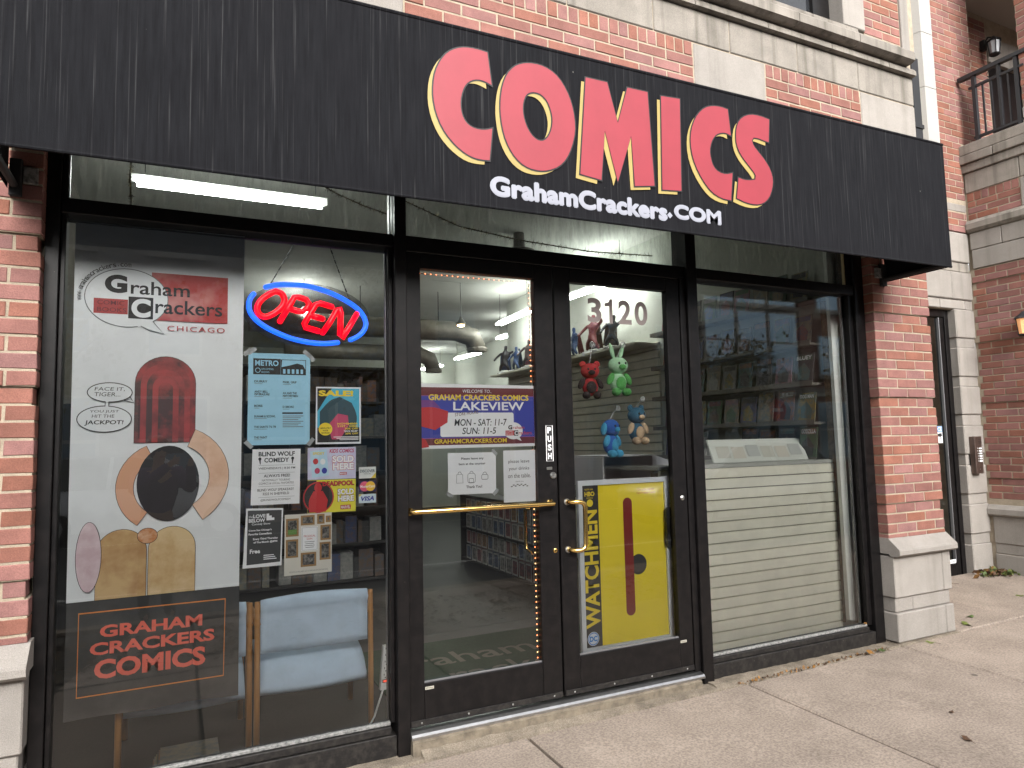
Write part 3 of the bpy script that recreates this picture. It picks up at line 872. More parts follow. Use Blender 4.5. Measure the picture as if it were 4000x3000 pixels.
LET = {
'C':[(-0.666,3.327),(-0.647,3.169),(-0.673,3.178),(-0.704,3.183),(-0.735,3.178),(-0.766,3.160),(-0.789,3.130),(-0.805,3.082),(-0.809,3.038),(-0.803,2.995),(-0.784,2.959),(-0.754,2.940),(-0.716,2.935),(-0.677,2.941),(-0.648,2.953),(-0.665,2.795),(-0.711,2.791),(-0.757,2.796),(-0.809,2.820),(-0.861,2.862),(-0.900,2.912),(-0.929,2.978),(-0.942,3.047),(-0.941,3.112),(-0.930,3.176),(-0.903,3.236),(-0.869,3.281),(-0.824,3.311),(-0.778,3.326),(-0.724,3.331)],
'O':[(-0.443,3.325),(-0.384,3.330),(-0.325,3.318),(-0.274,3.286),(-0.232,3.231),(-0.204,3.166),(-0.189,3.090),(-0.188,3.019),(-0.211,2.936),(-0.244,2.869),(-0.289,2.823),(-0.349,2.794),(-0.400,2.785),(-0.457,2.789),(-0.506,2.811),(-0.545,2.850),(-0.576,2.904),(-0.594,2.968),(-0.603,3.041),(-0.601,3.109),(-0.589,3.179),(-0.564,3.242),(-0.526,3.287),(-0.489,3.310)],
'O_in':[(-0.414,3.183),(-0.376,3.178),(-0.343,3.150),(-0.323,3.103),(-0.316,3.058),(-0.324,3.010),(-0.340,2.972),(-0.366,2.943),(-0.395,2.936),(-0.428,2.949),(-0.456,2.982),(-0.476,3.028),(-0.483,3.072),(-0.480,3.118),(-0.464,3.156),(-0.443,3.174)],
'M':[(-0.115,3.322),(0.015,3.324),(0.074,3.115),(0.143,3.322),(0.273,3.324),(0.295,2.810),(0.168,2.790),(0.156,3.060),(0.061,2.797),(-0.009,3.059),(-0.040,2.792),(-0.165,2.805)],
'I':[(0.363,3.321),(0.491,3.330),(0.475,2.808),(0.347,2.796)],
'C2':[(0.837,3.338),(0.851,3.186),(0.810,3.196),(0.767,3.186),(0.730,3.163),(0.702,3.120),(0.689,3.071),(0.693,3.024),(0.710,2.980),(0.747,2.953),(0.800,2.949),(0.849,2.964),(0.829,2.802),(0.756,2.805),(0.687,2.832),(0.627,2.893),(0.580,2.969),(0.556,3.048),(0.555,3.132),(0.576,3.205),(0.614,3.268),(0.669,3.317),(0.729,3.338),(0.789,3.343)],
'S':[(1.158,3.338),(1.144,3.197),(1.102,3.201),(1.058,3.208),(1.026,3.204),(1.012,3.185),(1.020,3.156),(1.058,3.123),(1.106,3.082),(1.147,3.029),(1.163,2.973),(1.152,2.912),(1.122,2.855),(1.075,2.817),(1.011,2.801),(0.937,2.805),(0.873,2.821),(0.894,2.944),(0.933,2.937),(0.983,2.941),(1.021,2.952),(1.027,2.977),(1.012,2.999),(0.965,3.040),(0.918,3.085),(0.891,3.138),(0.889,3.201),(0.905,3.266),(0.945,3.313),(1.010,3.342),(1.086,3.347)],
}
RED = mat("red_vinyl", (.285,.027,.042), rough=.5, var=.10, vscale=7)
YEL = mat("cream_yellow_vinyl", (.36,.275,.085), rough=.5, var=.10, vscale=9)
OUT = mat("black_vinyl", (.008,.008,.009), rough=.5)
LAV = mat("white_vinyl", (.30,.31,.36), rough=.5, var=.08, vscale=9)
def smooth_poly(p, it=1, keep=None):
    """Chaikin-like smoothing that keeps sharp corners"""
    for _ in range(it):
        q = []; n = len(p)
        for i in range(n):
            a, b, c = Vector(p[i-1]), Vector(p[i]), Vector(p[(i+1)%n])
            ang = (b-a).angle(c-b) if (b-a).length > 1e-6 and (c-b).length > 1e-6 else 0
            if ang > .62: q.append(tuple(b))
            else: q += [tuple(b*.75+a*.25), tuple(b*.75+c*.25)]
        p = q
    return p
def off_poly(p, d):
    n = len(p); a = sum(p[i][0]*p[(i+1)%n][1]-p[(i+1)%n][0]*p[i][1] for i in range(n))
    s = 1 if a > 0 else -1; o = []
    for i in range(n):
        u = Vector(p[i])-Vector(p[i-1]); v = Vector(p[(i+1)%n])-Vector(p[i])
        u.normalize(); v.normalize()
        nu, nv = Vector((u.y,-u.x))*s, Vector((v.y,-v.x))*s
        b = nu+nv
        b = b/max(b.length_squared/2, .35) if b.length > 1e-6 else nu
        o.append((p[i][0]+b.x*d, p[i][1]+b.y*d))
    return o
def fill(polys, y, nm, m, parent):
    """flat filled print with holes (even-odd)"""
    cu = bpy.data.curves.new("f", 'CURVE'); cu.dimensions = '2D'; cu.fill_mode = 'BOTH'
    for p in polys:
        sp = cu.splines.new('POLY'); sp.points.add(len(p)-1); sp.use_cyclic_u = True
        for k, q in enumerate(p): sp.points[k].co = (q[0], q[1], 0, 1)
    ob = bpy.data.objects.new("f", cu)
    me = bpy.data.meshes.new_from_object(ob)
    bpy.data.objects.remove(ob); bpy.data.curves.remove(cu)
    for v in me.vertices: v.co = (v.co.x, y, v.co.y)
    me.materials.clear(); me.materials.append(m); me.name = nm
    return link(nm, me, parent)
for k in ('C', 'O', 'M', 'I', 'C2', 'S'):
    p = [smooth_poly(LET[k])] + ([smooth_poly(LET['O_in'])] if k == 'O' else [])
    lt = fill(p, -.6075, "letter", RED, aw)
    fill([off_poly(p[0], .007)] + ([off_poly(p[1], -.007)] if len(p) > 1 else []), -.6060, "letter_outline", OUT, lt)
    sh = [[(x-.026, z-.024) for x, z in q] for q in p]
    fill(sh, -.6045, "letter_shadow", YEL, lt)
T(aw, "GrahamCrackers", -.660, 2.630, .372, 2.722, -.605, LAV, bold=.022, spacing=1.03, res=5, fat=.0045)
P(aw, "lettering", LAV, [(.392+.018*c, 2.662+.018*s) for c, s in ((1,0),(0,1),(-1,0),(0,-1))], -.605)
T(aw, "COM", .425, 2.652, .748, 2.727, -.605, LAV, bold=.024, spacing=1.03, res=5, fat=.0045)
# ------------------------------------------------------------------ posters and notices
def paper(name, rgb, **kw): return mat(name, rgb, rough=kw.pop('rough', .7), var=kw.pop('var', .05), vscale=8, spec=.3, **kw)
WHT = paper("white_paper", (.82,.83,.86)); BAN = paper("banner_vinyl", (.78,.81,.84), var=.06, rough=.35)
INK = mat("black_ink", (.018,.018,.02), rough=.7); GREYINK = mat("grey_ink", (.16,.17,.18), rough=.7)
REDI = mat("red_ink", (.50,.025,.03), rough=.6); MAROON = mat("maroon_ink", (.14,.018,.025), rough=.6)
BLUEP = paper("pale_blue_paper", (.34,.62,.80)); NAVY = mat("royal_blue_ink", (.035,.045,.33), rough=.6)
YELI = mat("yellow_ink", (.82,.62,.03), rough=.6); ORI = mat("orange_ink", (.75,.26,.06), rough=.6)
CORAL = mat("coral_ink", (.85,.17,.12), rough=.6); PEACH = mat("peach_ink", (.68,.36,.22), rough=.6)
TAN = mat("tan_ink", (.62,.42,.20), rough=.6, var=.35, vscale=9, rgb2=(.45,.25,.10))
HAIR = mat("dark_red_brown_ink", (.05,.010,.010), rough=.5, var=.9, vscale=7, rgb2=(.38,.03,.03))
PINK = mat("pink_satin_ink", (.62,.45,.50), rough=.5, var=.4, vscale=12, rgb2=(.75,.62,.66))
CYAN = mat("cyan_ink", (.06,.42,.62), rough=.6); TEAL = mat("dark_teal_ink", (.02,.06,.08), rough=.6)
MAG = mat("magenta_ink", (.50,.05,.13), rough=.6); LILAC = mat("lilac_ink", (.55,.52,.72), rough=.6, var=.4, vscale=14, rgb2=(.60,.66,.80))
GREYP = mat("charcoal_ink", (.045,.047,.05), rough=.7)
TAPE = mat("frosted_tape", (.55,.57,.58), rough=.4, alpha=.55)
W0, D0 = .052, .028       # print planes: windows, doors
def sheet(name, label, cat, q, m, y, group=None, nm="sheet"):
    t = thing(name, label, cat, group)
    MB().prism_xz(q, y, y+.0012).build(nm, m, t)
    return t
def tapes(t, pts, y, s=.018):
    for x, z, a in pts:
        c, d = math.cos(a), math.sin(a)
        P(t, "tape", TAPE, [(x+c*u*s-d*v*s*.45, z+d*u*s+c*v*s*.45) for u, v in ((-1,-1),(1,-1),(1,1),(-1,1))], y-.0012, .0004)

# --- tall banner at the left
bn = thing("banner", "tall white window banner with red logo and dark lower panel at the left", "banner")
y = W0
def wavy(nm, x0, x1, z0, z1, m, amp, nx=14, nz=10):
    vs = []; fs = []
    for j in range(nz+1):
        for i in range(nx+1):
            u, v = i/nx, j/nz
            vs.append((x0+(x1-x0)*u, y+.003+amp*(.5+.5*math.sin(5*u+9*v))*(1-v)*.9, z0+(z1-z0)*v+(math.sin(u*11)*.004 if j == 0 else 0)))
    for j in range(nz):
        for i in range(nx):
            a = j*(nx+1)+i; fs.append((a, a+1, a+nx+2, a+nx+1))
    return MB().add(vs, fs).build(nm, m, bn, smooth=True)
vs = []; fs = []
for j in range(25):
    for i in range(13):
        u, v = i/12, j/24
        vs.append((-2.388-.008*v+(.689+.017*v)*u, y+.0022+.0035*(1+math.sin(7*u+13*v)*.5+math.sin(17*v-6*u)*.5), .822+1.672*v+.006*u*v))
for j in range(24):
    for i in range(12): a = j*13+i; fs.append((a, a+1, a+14, a+13))
MB().add(vs, fs).build("white_panel", BAN, bn, smooth=True)
wavy("dark_panel", -2.386, -1.698, .33, .821, mat("translucent_dark_vinyl", (.040,.041,.042), rough=.35, var=.3, vscale=5, rgb2=(.07,.07,.068)), .006)
yy = y+.0012
line(bn, "border", ORI, [(-2.340,.424),(-1.763,.426),(-1.759,.770),(-2.340,.773)], .006, yy, True)
T(bn, "GRAHAM", -2.260, .662, -1.855, .714, yy, CORAL, bold=.035)
T(bn, "CRACKERS", -2.296, .590, -1.803, .643, yy, CORAL, bold=.035)
T(bn, "COMICS", -2.278, .488, -1.840, .570, yy, CORAL, bold=.04)
# logo
P(bn, "red_bar", mat("fading_red_ink", (.42,.03,.03), rough=.6, var=.7, vscale=4, rgb2=(.60,.30,.27)), rect(-2.09,2.062,-1.764,2.285), yy)
ov = ring(-2.1875, 2.158, .166, .134, 40)
P(bn, "logo_oval", BAN, [p for p in ov], yy-.0008)
P(bn, "logo_tail", BAN, [(-2.150,2.040),(-2.085,2.052),(-2.036,2.001),(-2.131,2.028)], yy-.0009)
line(bn, "logo_outline", GREYINK, [(-2.1875+.166*math.cos(a), 2.158+.134*math.sin(a)) for a in [(-.88+i*(2*math.pi-.42)/44) for i in range(45)]], .0035, yy-.0016)
line(bn, "logo_outline", GREYINK, [(-2.131,2.032),(-2.095,2.012),(-2.036,2.001),(-2.062,2.030),(-2.081,2.055)], .0035, yy-.0017)
P(bn, "red_bar", mat("comic_red_ink", (.40,.04,.04), rough=.6), rect(-2.318,2.082,-2.184,2.150), yy-.0018)
T(bn, "G", -2.277, 2.178, -2.188, 2.262, yy-.002, INK, bold=.05, res=6)
T(bn, "raham", -2.174, 2.178, -1.930, 2.240, yy-.002, INK, bold=.012, res=5)
P(bn, "logo_square", INK, rect(-2.182,2.065,-2.082,2.165), yy-.0022)
T(bn, "C", -2.170, 2.070, -2.092, 2.158, yy-.003, BAN, bold=.05, res=6)
T(bn, "rackers", -2.073, 2.094, -1.788, 2.160, yy-.002, INK, bold=.012, res=5)
T(bn, "COMIC", -2.304, 2.122, -2.198, 2.142, yy-.0024, MAROON, bold=.004); T(bn, "BOOKS", -2.304, 2.090, -2.190, 2.110, yy-.0024, MAROON, bold=.004)
T(bn, "CHICAGO", -2.022, 2.016, -1.776, 2.040, yy-.001, REDI, bold=.0, spacing=1.2)
url = "www.grahamcrackers.com"
for k, ch in enumerate(url):
    a = math.radians(186-k*(186-88)/(len(url)-1)); cx, cz = -2.1875+.186*math.cos(a), 2.158+.152*math.sin(a)
    if ch == '.': P(bn, "lettering", INK, ring(cx, cz-.003, .002, .002, 8), yy-.001)
    else:
        h = .022 if ch in 'hk' else .016
        T(bn, ch, cx-.0065, cz-.008, cx+.0065, cz-.008+h, yy-.001, INK, rot=a-math.pi/2)
# speech balloons
def balloon(cx, cz, rx, rz):
    P(bn, "speech_balloon", BAN, ring(cx, cz, rx, rz, 36), yy-.0004); line(bn, "balloon_outline", INK, ring(cx, cz, rx, rz, 36), .004, yy-.0008, True)
balloon(-2.2455, 1.727, .087, .043); balloon(-2.264, 1.608, .105, .058)
line(bn, "balloon_outline", INK, [(-2.19,1.692),(-2.150,1.680),(-2.168,1.708)], .004, yy-.0009)
P(bn, "balloon_link", BAN, rect(-2.262,1.660,-2.250,1.690), yy-.0012)
for x in (-2.263, -2.249): line(bn, "balloon_outline", INK, [(x,1.664),(x,1.686)], .003, yy-.0014)
T(bn, "FACE IT,", -2.305, 1.732, -2.188, 1.750, yy-.0016, INK, shear=.1); T(bn, "TIGER...", -2.305, 1.709, -2.205, 1.727, yy-.0016, INK, shear=.1)
T(bn, "YOU JUST", -2.320, 1.634, -2.208, 1.648, yy-.0016, INK, shear=.1); T(bn, "HIT THE", -2.313, 1.614, -2.226, 1.628, yy-.0016, INK, shear=.1)
T(bn, "JACKPOT!", -2.340, 1.579, -2.190, 1.603, yy-.0016, INK, bold=.02, shear=.1)
# plain colour shapes where the photo shows a character drawing (left out)
def blob(nm, m, pts, k): P(bn, nm, m, smooth_poly(pts, 2), yy-.0004-.0005*k)
KK = [0]
def shp(m, pts, o=True):
    KK[0] += 1
    P(bn, "colour_shape", m, pts, yy-.0004-.0005*KK[0])
    if o: line(bn, "shape_outline", INK, pts, .0022, yy-.0007-.0005*KK[0], True)
def arch(cx, w, z0, z1, n=16): return [(cx-w, z0)] + [(cx+w, z0)] + [(cx+w*math.cos(math.pi*i/n), z1-w+w*math.sin(math.pi*i/n)) for i in range(n+1)]
REDH = mat("hair_red_ink", (.36,.03,.03), rough=.5, var=.6, vscale=8, rgb2=(.16,.012,.012)); TAN2 = mat("light_tan_ink", (.70,.52,.29), rough=.5, var=.4, vscale=10, rgb2=(.56,.36,.16)); PCH2 = mat("light_peach_ink", (.76,.52,.38), rough=.5, var=.3, vscale=10, rgb2=(.66,.40,.27))
def quarter(cx, cz, r0, r1, a0, a1, n=14): return [(cx+r1*math.cos(a0+(a1-a0)*i/n), cz+r1*math.sin(a0+(a1-a0)*i/n)) for i in range(n+1)] + [(cx+r0*math.cos(a1+(a0-a1)*i/n), cz+r0*math.sin(a1+(a0-a1)*i/n)) for i in range(n+1)]
for k, w in enumerate((.125, .102, .078, .054, .030)): shp((HAIR, REDH, HAIR, REDH, HAIR)[k], arch(-2.023, w, 1.50, 1.895-.03*k), k == 0)
shp(PEACH, quarter(-2.01, 1.30, .135, .205, math.radians(115), math.radians(235))); shp(PCH2, quarter(-1.985, 1.34, .150, .235, math.radians(-58), math.radians(68)))
shp(INK, ring(-2.005, 1.315, .128, .170, 36), False)
shp(TAN, arch(-2.185, .098, .823, 1.120)); shp(TAN2, arch(-1.985, .096, .823, 1.120)); shp(mat("copper_ink", (.55,.22,.08), rough=.4, var=.5, vscale=25, rgb2=(.75,.5,.35)), ring(-2.085, 1.085, .040, .034, 24))
shp(PINK, ring(-2.310, 1.010, .048, .150, 30))

# --- neon OPEN sign
NB = mat("blue_neon", (.009,.105,.90), emis=.76, rough=.3); NR = mat("red_neon", (1.0,.0,.010), emis=.62, rough=.3)
NEON = {
'A':[(-1.586,2.265),(-1.534,2.281),(-1.461,2.288),(-1.387,2.287),(-1.311,2.272),(-1.250,2.253),(-1.188,2.224),(-1.140,2.195),(-1.105,2.162),(-1.085,2.121),(-1.086,2.089),(-1.103,2.059),(-1.131,2.035),(-1.164,2.018)],
'B':[(-1.643,2.226),(-1.657,2.206),(-1.664,2.179),(-1.662,2.146),(-1.649,2.119),(-1.624,2.091),(-1.584,2.063),(-1.533,2.038),(-1.475,2.016),(-1.416,2.002),(-1.356,1.994),(-1.296,1.993),(-1.231,2.001)],
'O':[(-1.544,2.245),(-1.580,2.224),(-1.611,2.194),(-1.626,2.160),(-1.619,2.130),(-1.593,2.115),(-1.562,2.125),(-1.527,2.151),(-1.504,2.180),(-1.497,2.211),(-1.511,2.238),(-1.534,2.247)],
'P':[(-1.517,2.097),(-1.475,2.173),(-1.449,2.224),(-1.428,2.226),(-1.390,2.216),(-1.375,2.195),(-1.384,2.170),(-1.410,2.152),(-1.434,2.154),(-1.475,2.164)],
'E':[(-1.262,2.188),(-1.320,2.202),(-1.342,2.194),(-1.369,2.146),(-1.400,2.088),(-1.395,2.073),(-1.329,2.056)],
'E2':[(-1.367,2.135),(-1.308,2.121)],
'N':[(-1.307,2.049),(-1.271,2.104),(-1.234,2.173),(-1.219,2.180),(-1.214,2.155),(-1.219,2.041),(-1.207,2.025),(-1.172,2.084),(-1.131,2.157)],
}
ns = thing("neon_sign", "lit OPEN sign, red letters in a blue oval, hanging in the left window", "neon sign")
def dens(p, closed=False):
    P3 = [Vector((a, b)) for a, b in p]; o = []; n = len(P3)
    for i in range(n if closed else n-1):
        p0 = P3[i-1] if (i or closed) else P3[i]; p1 = P3[i]; p2 = P3[(i+1)%n]; p3 = P3[(i+2)%n] if (i+2 < n or closed) else p2
        for k in range(4):
            t = k/4; o.append(.5*((2*p1)+(p2-p0)*t+(2*p0-5*p1+4*p2-p3)*t*t+(3*p1-p0-3*p2+p3)*t**3))
    if not closed: o.append(P3[-1])
    return o
for k, p in NEON.items():
    blue = k in 'AB'
    pp = dens(p, k == 'O') if k not in ('P','E','N','E2') else [Vector(q) for q in smooth_poly(p, 0)]
    r_ = .0130 if blue else .0150
    ob = MB().tube([(q.x, .10, q.y) for q in pp], r_, 10, closed=(k == 'O')).build("oval_tube" if blue else "letter_tube", NB if blue else NR, ns, smooth=True)
    if k != 'O':
        MB().ell((pp[0].x, .10, pp[0].y), (r_,)*3, 10, 6).build("tube_end", NB if blue else NR, ns, smooth=True)
        MB().ell((pp[-1].x, .10, pp[-1].y), (r_,)*3, 10, 6).build("tube_end", NB if blue else NR, ns, smooth=True)
P(ns, "backing_panel", mat("clear_acrylic", (.03,.03,.035), rough=.1, alpha=.25), ring(-1.375,2.141,.315,.165,40), .118)
def chain(a, b, n, nm, parent, r=.0035):
    for k in range(n):
        t = k/(n-1); p = Vector(a).lerp(Vector(b), t)
        d = (Vector(b)-Vector(a)).normalized()
        MB().tube([p-d*.011, p+d*.011], r if k % 2 else r*.6, 5).build(nm, IRON, parent)
chain((-1.45,.10,2.50), (-1.56,.10,2.29), 12, "chain_link", ns); chain((-1.27,.10,2.50), (-1.17,.10,2.23), 12, "chain_link", ns)

# --- notices on the left window
y = W0
t = sheet("show_list_poster", "light blue METRO upcoming shows sheet taped below the OPEN sign", "poster", [(-1.670,1.479),(-1.379,1.478),(-1.377,1.927),(-1.668,1.926)], BLUEP, y)
P(t, "title_block", INK, rect(-1.646,1.822,-1.519,1.900), y-.0008); T(t, "METRO", -1.638, 1.864, -1.529, 1.892, y-.0016, BLUEP, bold=.03)
line(t, "title_ring", BLUEP, ring(-1.625,1.842,.011,.011,16), .003, y-.0016, True); T(t, "UPCOMING", -1.609, 1.844, -1.553, 1.853, y-.0016, BLUEP); T(t, "SHOWS", -1.609, 1.829, -1.572, 1.838, y-.0016, BLUEP)
P(t, "building_picture", INK, rect(-1.518,1.822,-1.398,1.898), y-.0008); P(t, "building_picture", BLUEP, [(-1.515,1.860),(-1.512,1.895),(-1.401,1.895),(-1.401,1.85),(-1.412,1.872),(-1.440,1.880),(-1.48,1.868)], y-.0014)
for k in range(5): P(t, "building_picture", BLUEP, rect(-1.508+k*.021,1.828,-1.496+k*.021,1.850), y-.0014)
for x, items in ((-1.640, (("DURRY",.06,1.787),("ANDY BELL",.062,1.737),("OF ERASURE",.07,1.724),("BORIS",.038,1.668),("SUNAMI & SCOWL",.098,1.617),("THE SAINTS '73-'78",.10,1.566),("THE FAINT",.06,1.515))),
                 (-1.508, (("PIXEL GRIP",.065,1.785),("AX AND THE",.066,1.731),("HATCHETMEN",.072,1.717),("D SMOKE",.052,1.663)))):
    for s, w, z in items:
        T(t, s, x, z-.005, x+w, z+.006, y-.0008, INK, bold=.03)
        P(t, "small_print", GREYINK, rect(x, z-.0115, x+w*.6, z-.0095), y-.0008)
P(t, "small_print", INK, rect(-1.510,1.629,-1.412,1.637), y-.0008)
for k in range(7): P(t, "small_print", GREYINK, rect(-1.508,1.617-k*.0088,-1.41-.012*(k % 3),1.6205-k*.0088), y-.0008)
tapes(t, ((-1.672,1.930,.7),(-1.652,1.936,.6),(-1.392,1.930,-.7),(-1.372,1.912,-.8),(-1.374,1.490,.9),(-1.664,1.482,-.8)), y, .022)

t = sheet("sale_poster", "blue SALE poster with yellow lettering right of the METRO sheet", "poster", [(-1.350,1.477),(-1.123,1.476),(-1.122,1.766),(-1.348,1.765)], WHT, y)
P(t, "picture", CYAN, rect(-1.342,1.486,-1.131,1.758), y-.0008); P(t, "picture", INK, rect(-1.342,1.486,-1.131,1.560), y-.0014)
P(t, "picture", INK, [(-1.342,1.758),(-1.342,1.64),(-1.27,1.758)], y-.0014)
P(t, "picture_shape", TEAL, smooth_poly([(-1.33,1.56),(-1.33,1.64),(-1.28,1.70),(-1.23,1.715),(-1.17,1.685),(-1.14,1.62),(-1.15,1.56)], 2), y-.0016); P(t, "picture_shape", MAG, smooth_poly([(-1.27,1.50),(-1.29,1.57),(-1.24,1.63),(-1.19,1.62),(-1.185,1.57),(-1.23,1.50)], 2), y-.0020)
T(t, "SALE!", -1.336, 1.718, -1.162, 1.748, y-.0026, YELI, bold=.05)
P(t, "yellow_disc", YELI, ring(-1.302,1.552,.034,.032,24), y-.0024)
for k, (s, w) in enumerate((("ABSOLUTELY",.052),("HUGE",.026),("SAVINGS!",.040))): T(t, s, -1.302-w/2, 1.553-k*.012, -1.302+w/2, 1.561-k*.012, y-.0030, INK, bold=.02)
for k, (s, w) in enumerate((("NOVEMBER",.105),("21ST - 23RD",.105),("30% OFF",.068),("*BACK ISSUES*",.074),("20% OFF",.066))): T(t, s, -1.138-w, 1.574-k*.0125, -1.138, 1.583-k*.0125, y-.0026, YELI if k != 3 else WHT, bold=.03)
for k in range(3): P(t, "small_print", WHT, rect(-1.262+.015*k, 1.510-k*.007, -1.136, 1.5135-k*.007), y-.0026)

t = sheet("comedy_notice", "white BLIND WOLF COMEDY notice under the METRO sheet", "notice", [(-1.652,1.193),(-1.427,1.190),(-1.422,1.457),(-1.646,1.459)], WHT, y)
for s, x0, x1, z, h, b in (("BLIND WOLF",-1.618,-1.450,1.424,.022,.03),("COMEDY",-1.592,-1.477,1.394,.022,.03),("WEDNESDAYS | 8:30 PM",-1.618,-1.448,1.358,.013,.01),("ALWAYS FREE!",-1.594,-1.472,1.323,.014,.02),("NATIONALLY TOURING",-1.602,-1.472,1.304,.010,0),("COMICS & LOCAL FAVORITES",-1.616,-1.455,1.289,.010,0),("BLIND WOLF SPEAKEASY",-1.622,-1.453,1.257,.012,.01),("3222 N SHEFFIELD",-1.598,-1.476,1.238,.012,.01),("@BLINDWOLFCOMEDY",-1.608,-1.468,1.208,.012,0)):
    T(t, s, x0, z, x1, z+h, y-.0008, INK, bold=b)
for z in (1.380, 1.343, 1.279, 1.227): P(t, "rule_line", GREYINK, rect(-1.618,z,-1.450,z+.0012), y-.0008)
for x, s in ((-1.612, 1), (-1.460, -1)):
    P(t, "microphone_mark", INK, ring(x, 1.412, .007, .008, 12), y-.0008); P(t, "microphone_mark", INK, [(x-.004,1.408),(x+.004,1.408),(x+.002+s*.002,1.386),(x-.002+s*.002,1.386)], y-.0009)

t = sheet("kids_comics_sticker", "pale lilac KIDS COMICS SOLD HERE sticker above the yellow sticker", "sticker", [(-1.388,1.302),(-1.150,1.301),(-1.149,1.460),(-1.388,1.460)], LILAC, y)
P(t, "cover_picture", mat("pale_blue_ink", (.45,.66,.80), rough=.6), [(-1.378,1.442),(-1.296,1.452),(-1.285,1.322),(-1.366,1.312)], y-.0008)
T(t, "SPIDEY", -1.364, 1.424, -1.306, 1.438, y-.0016, YELI, bold=.03)
for k, (cx, cz, m) in enumerate(((-1.350,1.392,REDI),(-1.315,1.390,WHT),(-1.342,1.345,MAG),(-1.307,1.345,NAVY))): P(t, "picture_shape", m, ring(cx, cz, .013, .015, 14), y-.0014)
T(t, "KIDS COMICS", -1.282, 1.432, -1.158, 1.452, y-.0008, MAG, bold=.035, shear=.15)
for s, x0, x1, z in (("SOLD",-1.268,-1.160,1.384),("HERE",-1.266,-1.160,1.347)):
    T(t, s, x0-.002, z-.002, x1+.002, z+.035, y-.0008, REDI, bold=.07); T(t, s, x0, z, x1, z+.033, y-.0016, WHT, bold=.045)
P(t, "publisher_mark", REDI, rect(-1.231,1.320,-1.196,1.334), y-.0008); T(t, "MARVEL", -1.229, 1.3225, -1.198, 1.3315, y-.0016, WHT, bold=.02)

t = sheet("yellow_comics_sticker", "yellow and black SOLD HERE comics sticker below the lilac one", "sticker", [(-1.389,1.139),(-1.151,1.136),(-1.150,1.298),(-1.388,1.300)], mat("lemon_ink", (.72,.66,.04), rough=.6), y)
P(t, "picture", INK, rect(-1.388,1.141,-1.345,1.298), y-.0005); P(t, "picture_shape", INK, ring(-1.335,1.215,.072,.074,30), y-.0008); line(t, "picture_shape", REDI, ring(-1.335,1.215,.072,.074,30), .006, y-.0014, True)
P(t, "picture_shape", REDI, smooth_poly([(-1.38,1.142),(-1.385,1.20),(-1.36,1.245),(-1.315,1.245),(-1.29,1.20),(-1.30,1.142)], 2), y-.0018); P(t, "picture_shape", REDI, ring(-1.338,1.262,.018,.024,20), y-.0020)
T(t, "DEADPOOL", -1.318, 1.266, -1.158, 1.292, y-.0014, INK, bold=.07); T(t, "DEADPOOL", -1.316, 1.268, -1.160, 1.290, y-.0020, REDI, bold=.04)
for s, x0, x1, z in (("SOLD",-1.242,-1.160,1.222),("HERE",-1.240,-1.160,1.188)):
    T(t, s, x0-.002, z-.002, x1+.002, z+.031, y-.0008, MAROON, bold=.07); T(t, s, x0, z, x1, z+.029, y-.0016, WHT, bold=.045)
P(t, "publisher_mark", REDI, rect(-1.228,1.149,-1.176,1.170), y-.0008); T(t, "MARVEL", -1.225, 1.152, -1.179, 1.167, y-.0016, WHT, bold=.025)

CRD = "card stickers beside the right mullion"
t = sheet("card_sticker", "white and yellow DISCOVER card sticker, top of the three", "sticker", rect(-1.133,1.298,-1.046,1.356), paper("card_white", (.72,.74,.72)), y, CRD)
P(t, "corner", YELI, [(-1.072,1.299),(-1.047,1.299),(-1.047,1.326)], y-.0008); T(t, "DISCOVER", -1.128, 1.328, -1.051, 1.343, y-.0012, TEAL, bold=.02); T(t, "NETWORK", -1.108, 1.318, -1.072, 1.324, y-.0012, GREYINK)
t = sheet("card_sticker", "dark blue MasterCard sticker with red and yellow discs, middle of the three", "sticker", rect(-1.134,1.229,-1.046,1.286), mat("card_navy", (.02,.015,.09), rough=.5), y, CRD)
P(t, "red_disc", mat("card_pink", (.75,.10,.20), rough=.5), ring(-1.105,1.2575,.025,.025,24), y-.0008); P(t, "yellow_disc", mat("card_amber", (.85,.52,.03), rough=.5), ring(-1.075,1.2575,.025,.025,24), y-.0012); T(t, "MasterCard", -1.127, 1.251, -1.053, 1.264, y-.0018, WHT, bold=.02)
t = sheet("card_sticker", "pale blue VISA sticker, lowest of the three", "sticker", rect(-1.135,1.173,-1.046,1.218), paper("card_pale_blue", (.62,.74,.80)), y, CRD)
T(t, "VISA", -1.124, 1.184, -1.056, 1.207, y-.0008, NAVY, bold=.04, shear=.25); P(t, "corner", YELI, [(-1.134,1.205),(-1.134,1.217),(-1.118,1.217)], y-.0008)

t = sheet("comedy_show_flyer", "black comedy show flyer with white text at lower left of the notices", "flyer", [(-1.685,.900),(-1.510,.900),(-1.503,1.172),(-1.671,1.179)], WHT, y)
P(t, "black_field", GREYP, [(-1.668,.914),(-1.516,.918),(-1.510,1.164),(-1.664,1.169)], y-.0008)
for s, x0, x1, z, h, b in (("the",-1.660,-1.642,1.134,.011,0),("LOVE",-1.640,-1.584,1.132,.017,.03),("BELOW",-1.660,-1.586,1.112,.017,.03),("Comedy Show",-1.646,-1.562,1.096,.012,.01),("Come See Chicago's",-1.660,-1.556,1.068,.011,.03),("Favorite Comedians",-1.660,-1.556,1.052,.010,.03),("Every Third Thursday",-1.640,-1.527,1.026,.012,.03),("of The Month @8PM",-1.638,-1.530,1.011,.011,.03),("Free",-1.654,-1.608,.966,.020,.03)):
    T(t, s, x0, z, x1, z+h, y-.0016, WHT, bold=b)
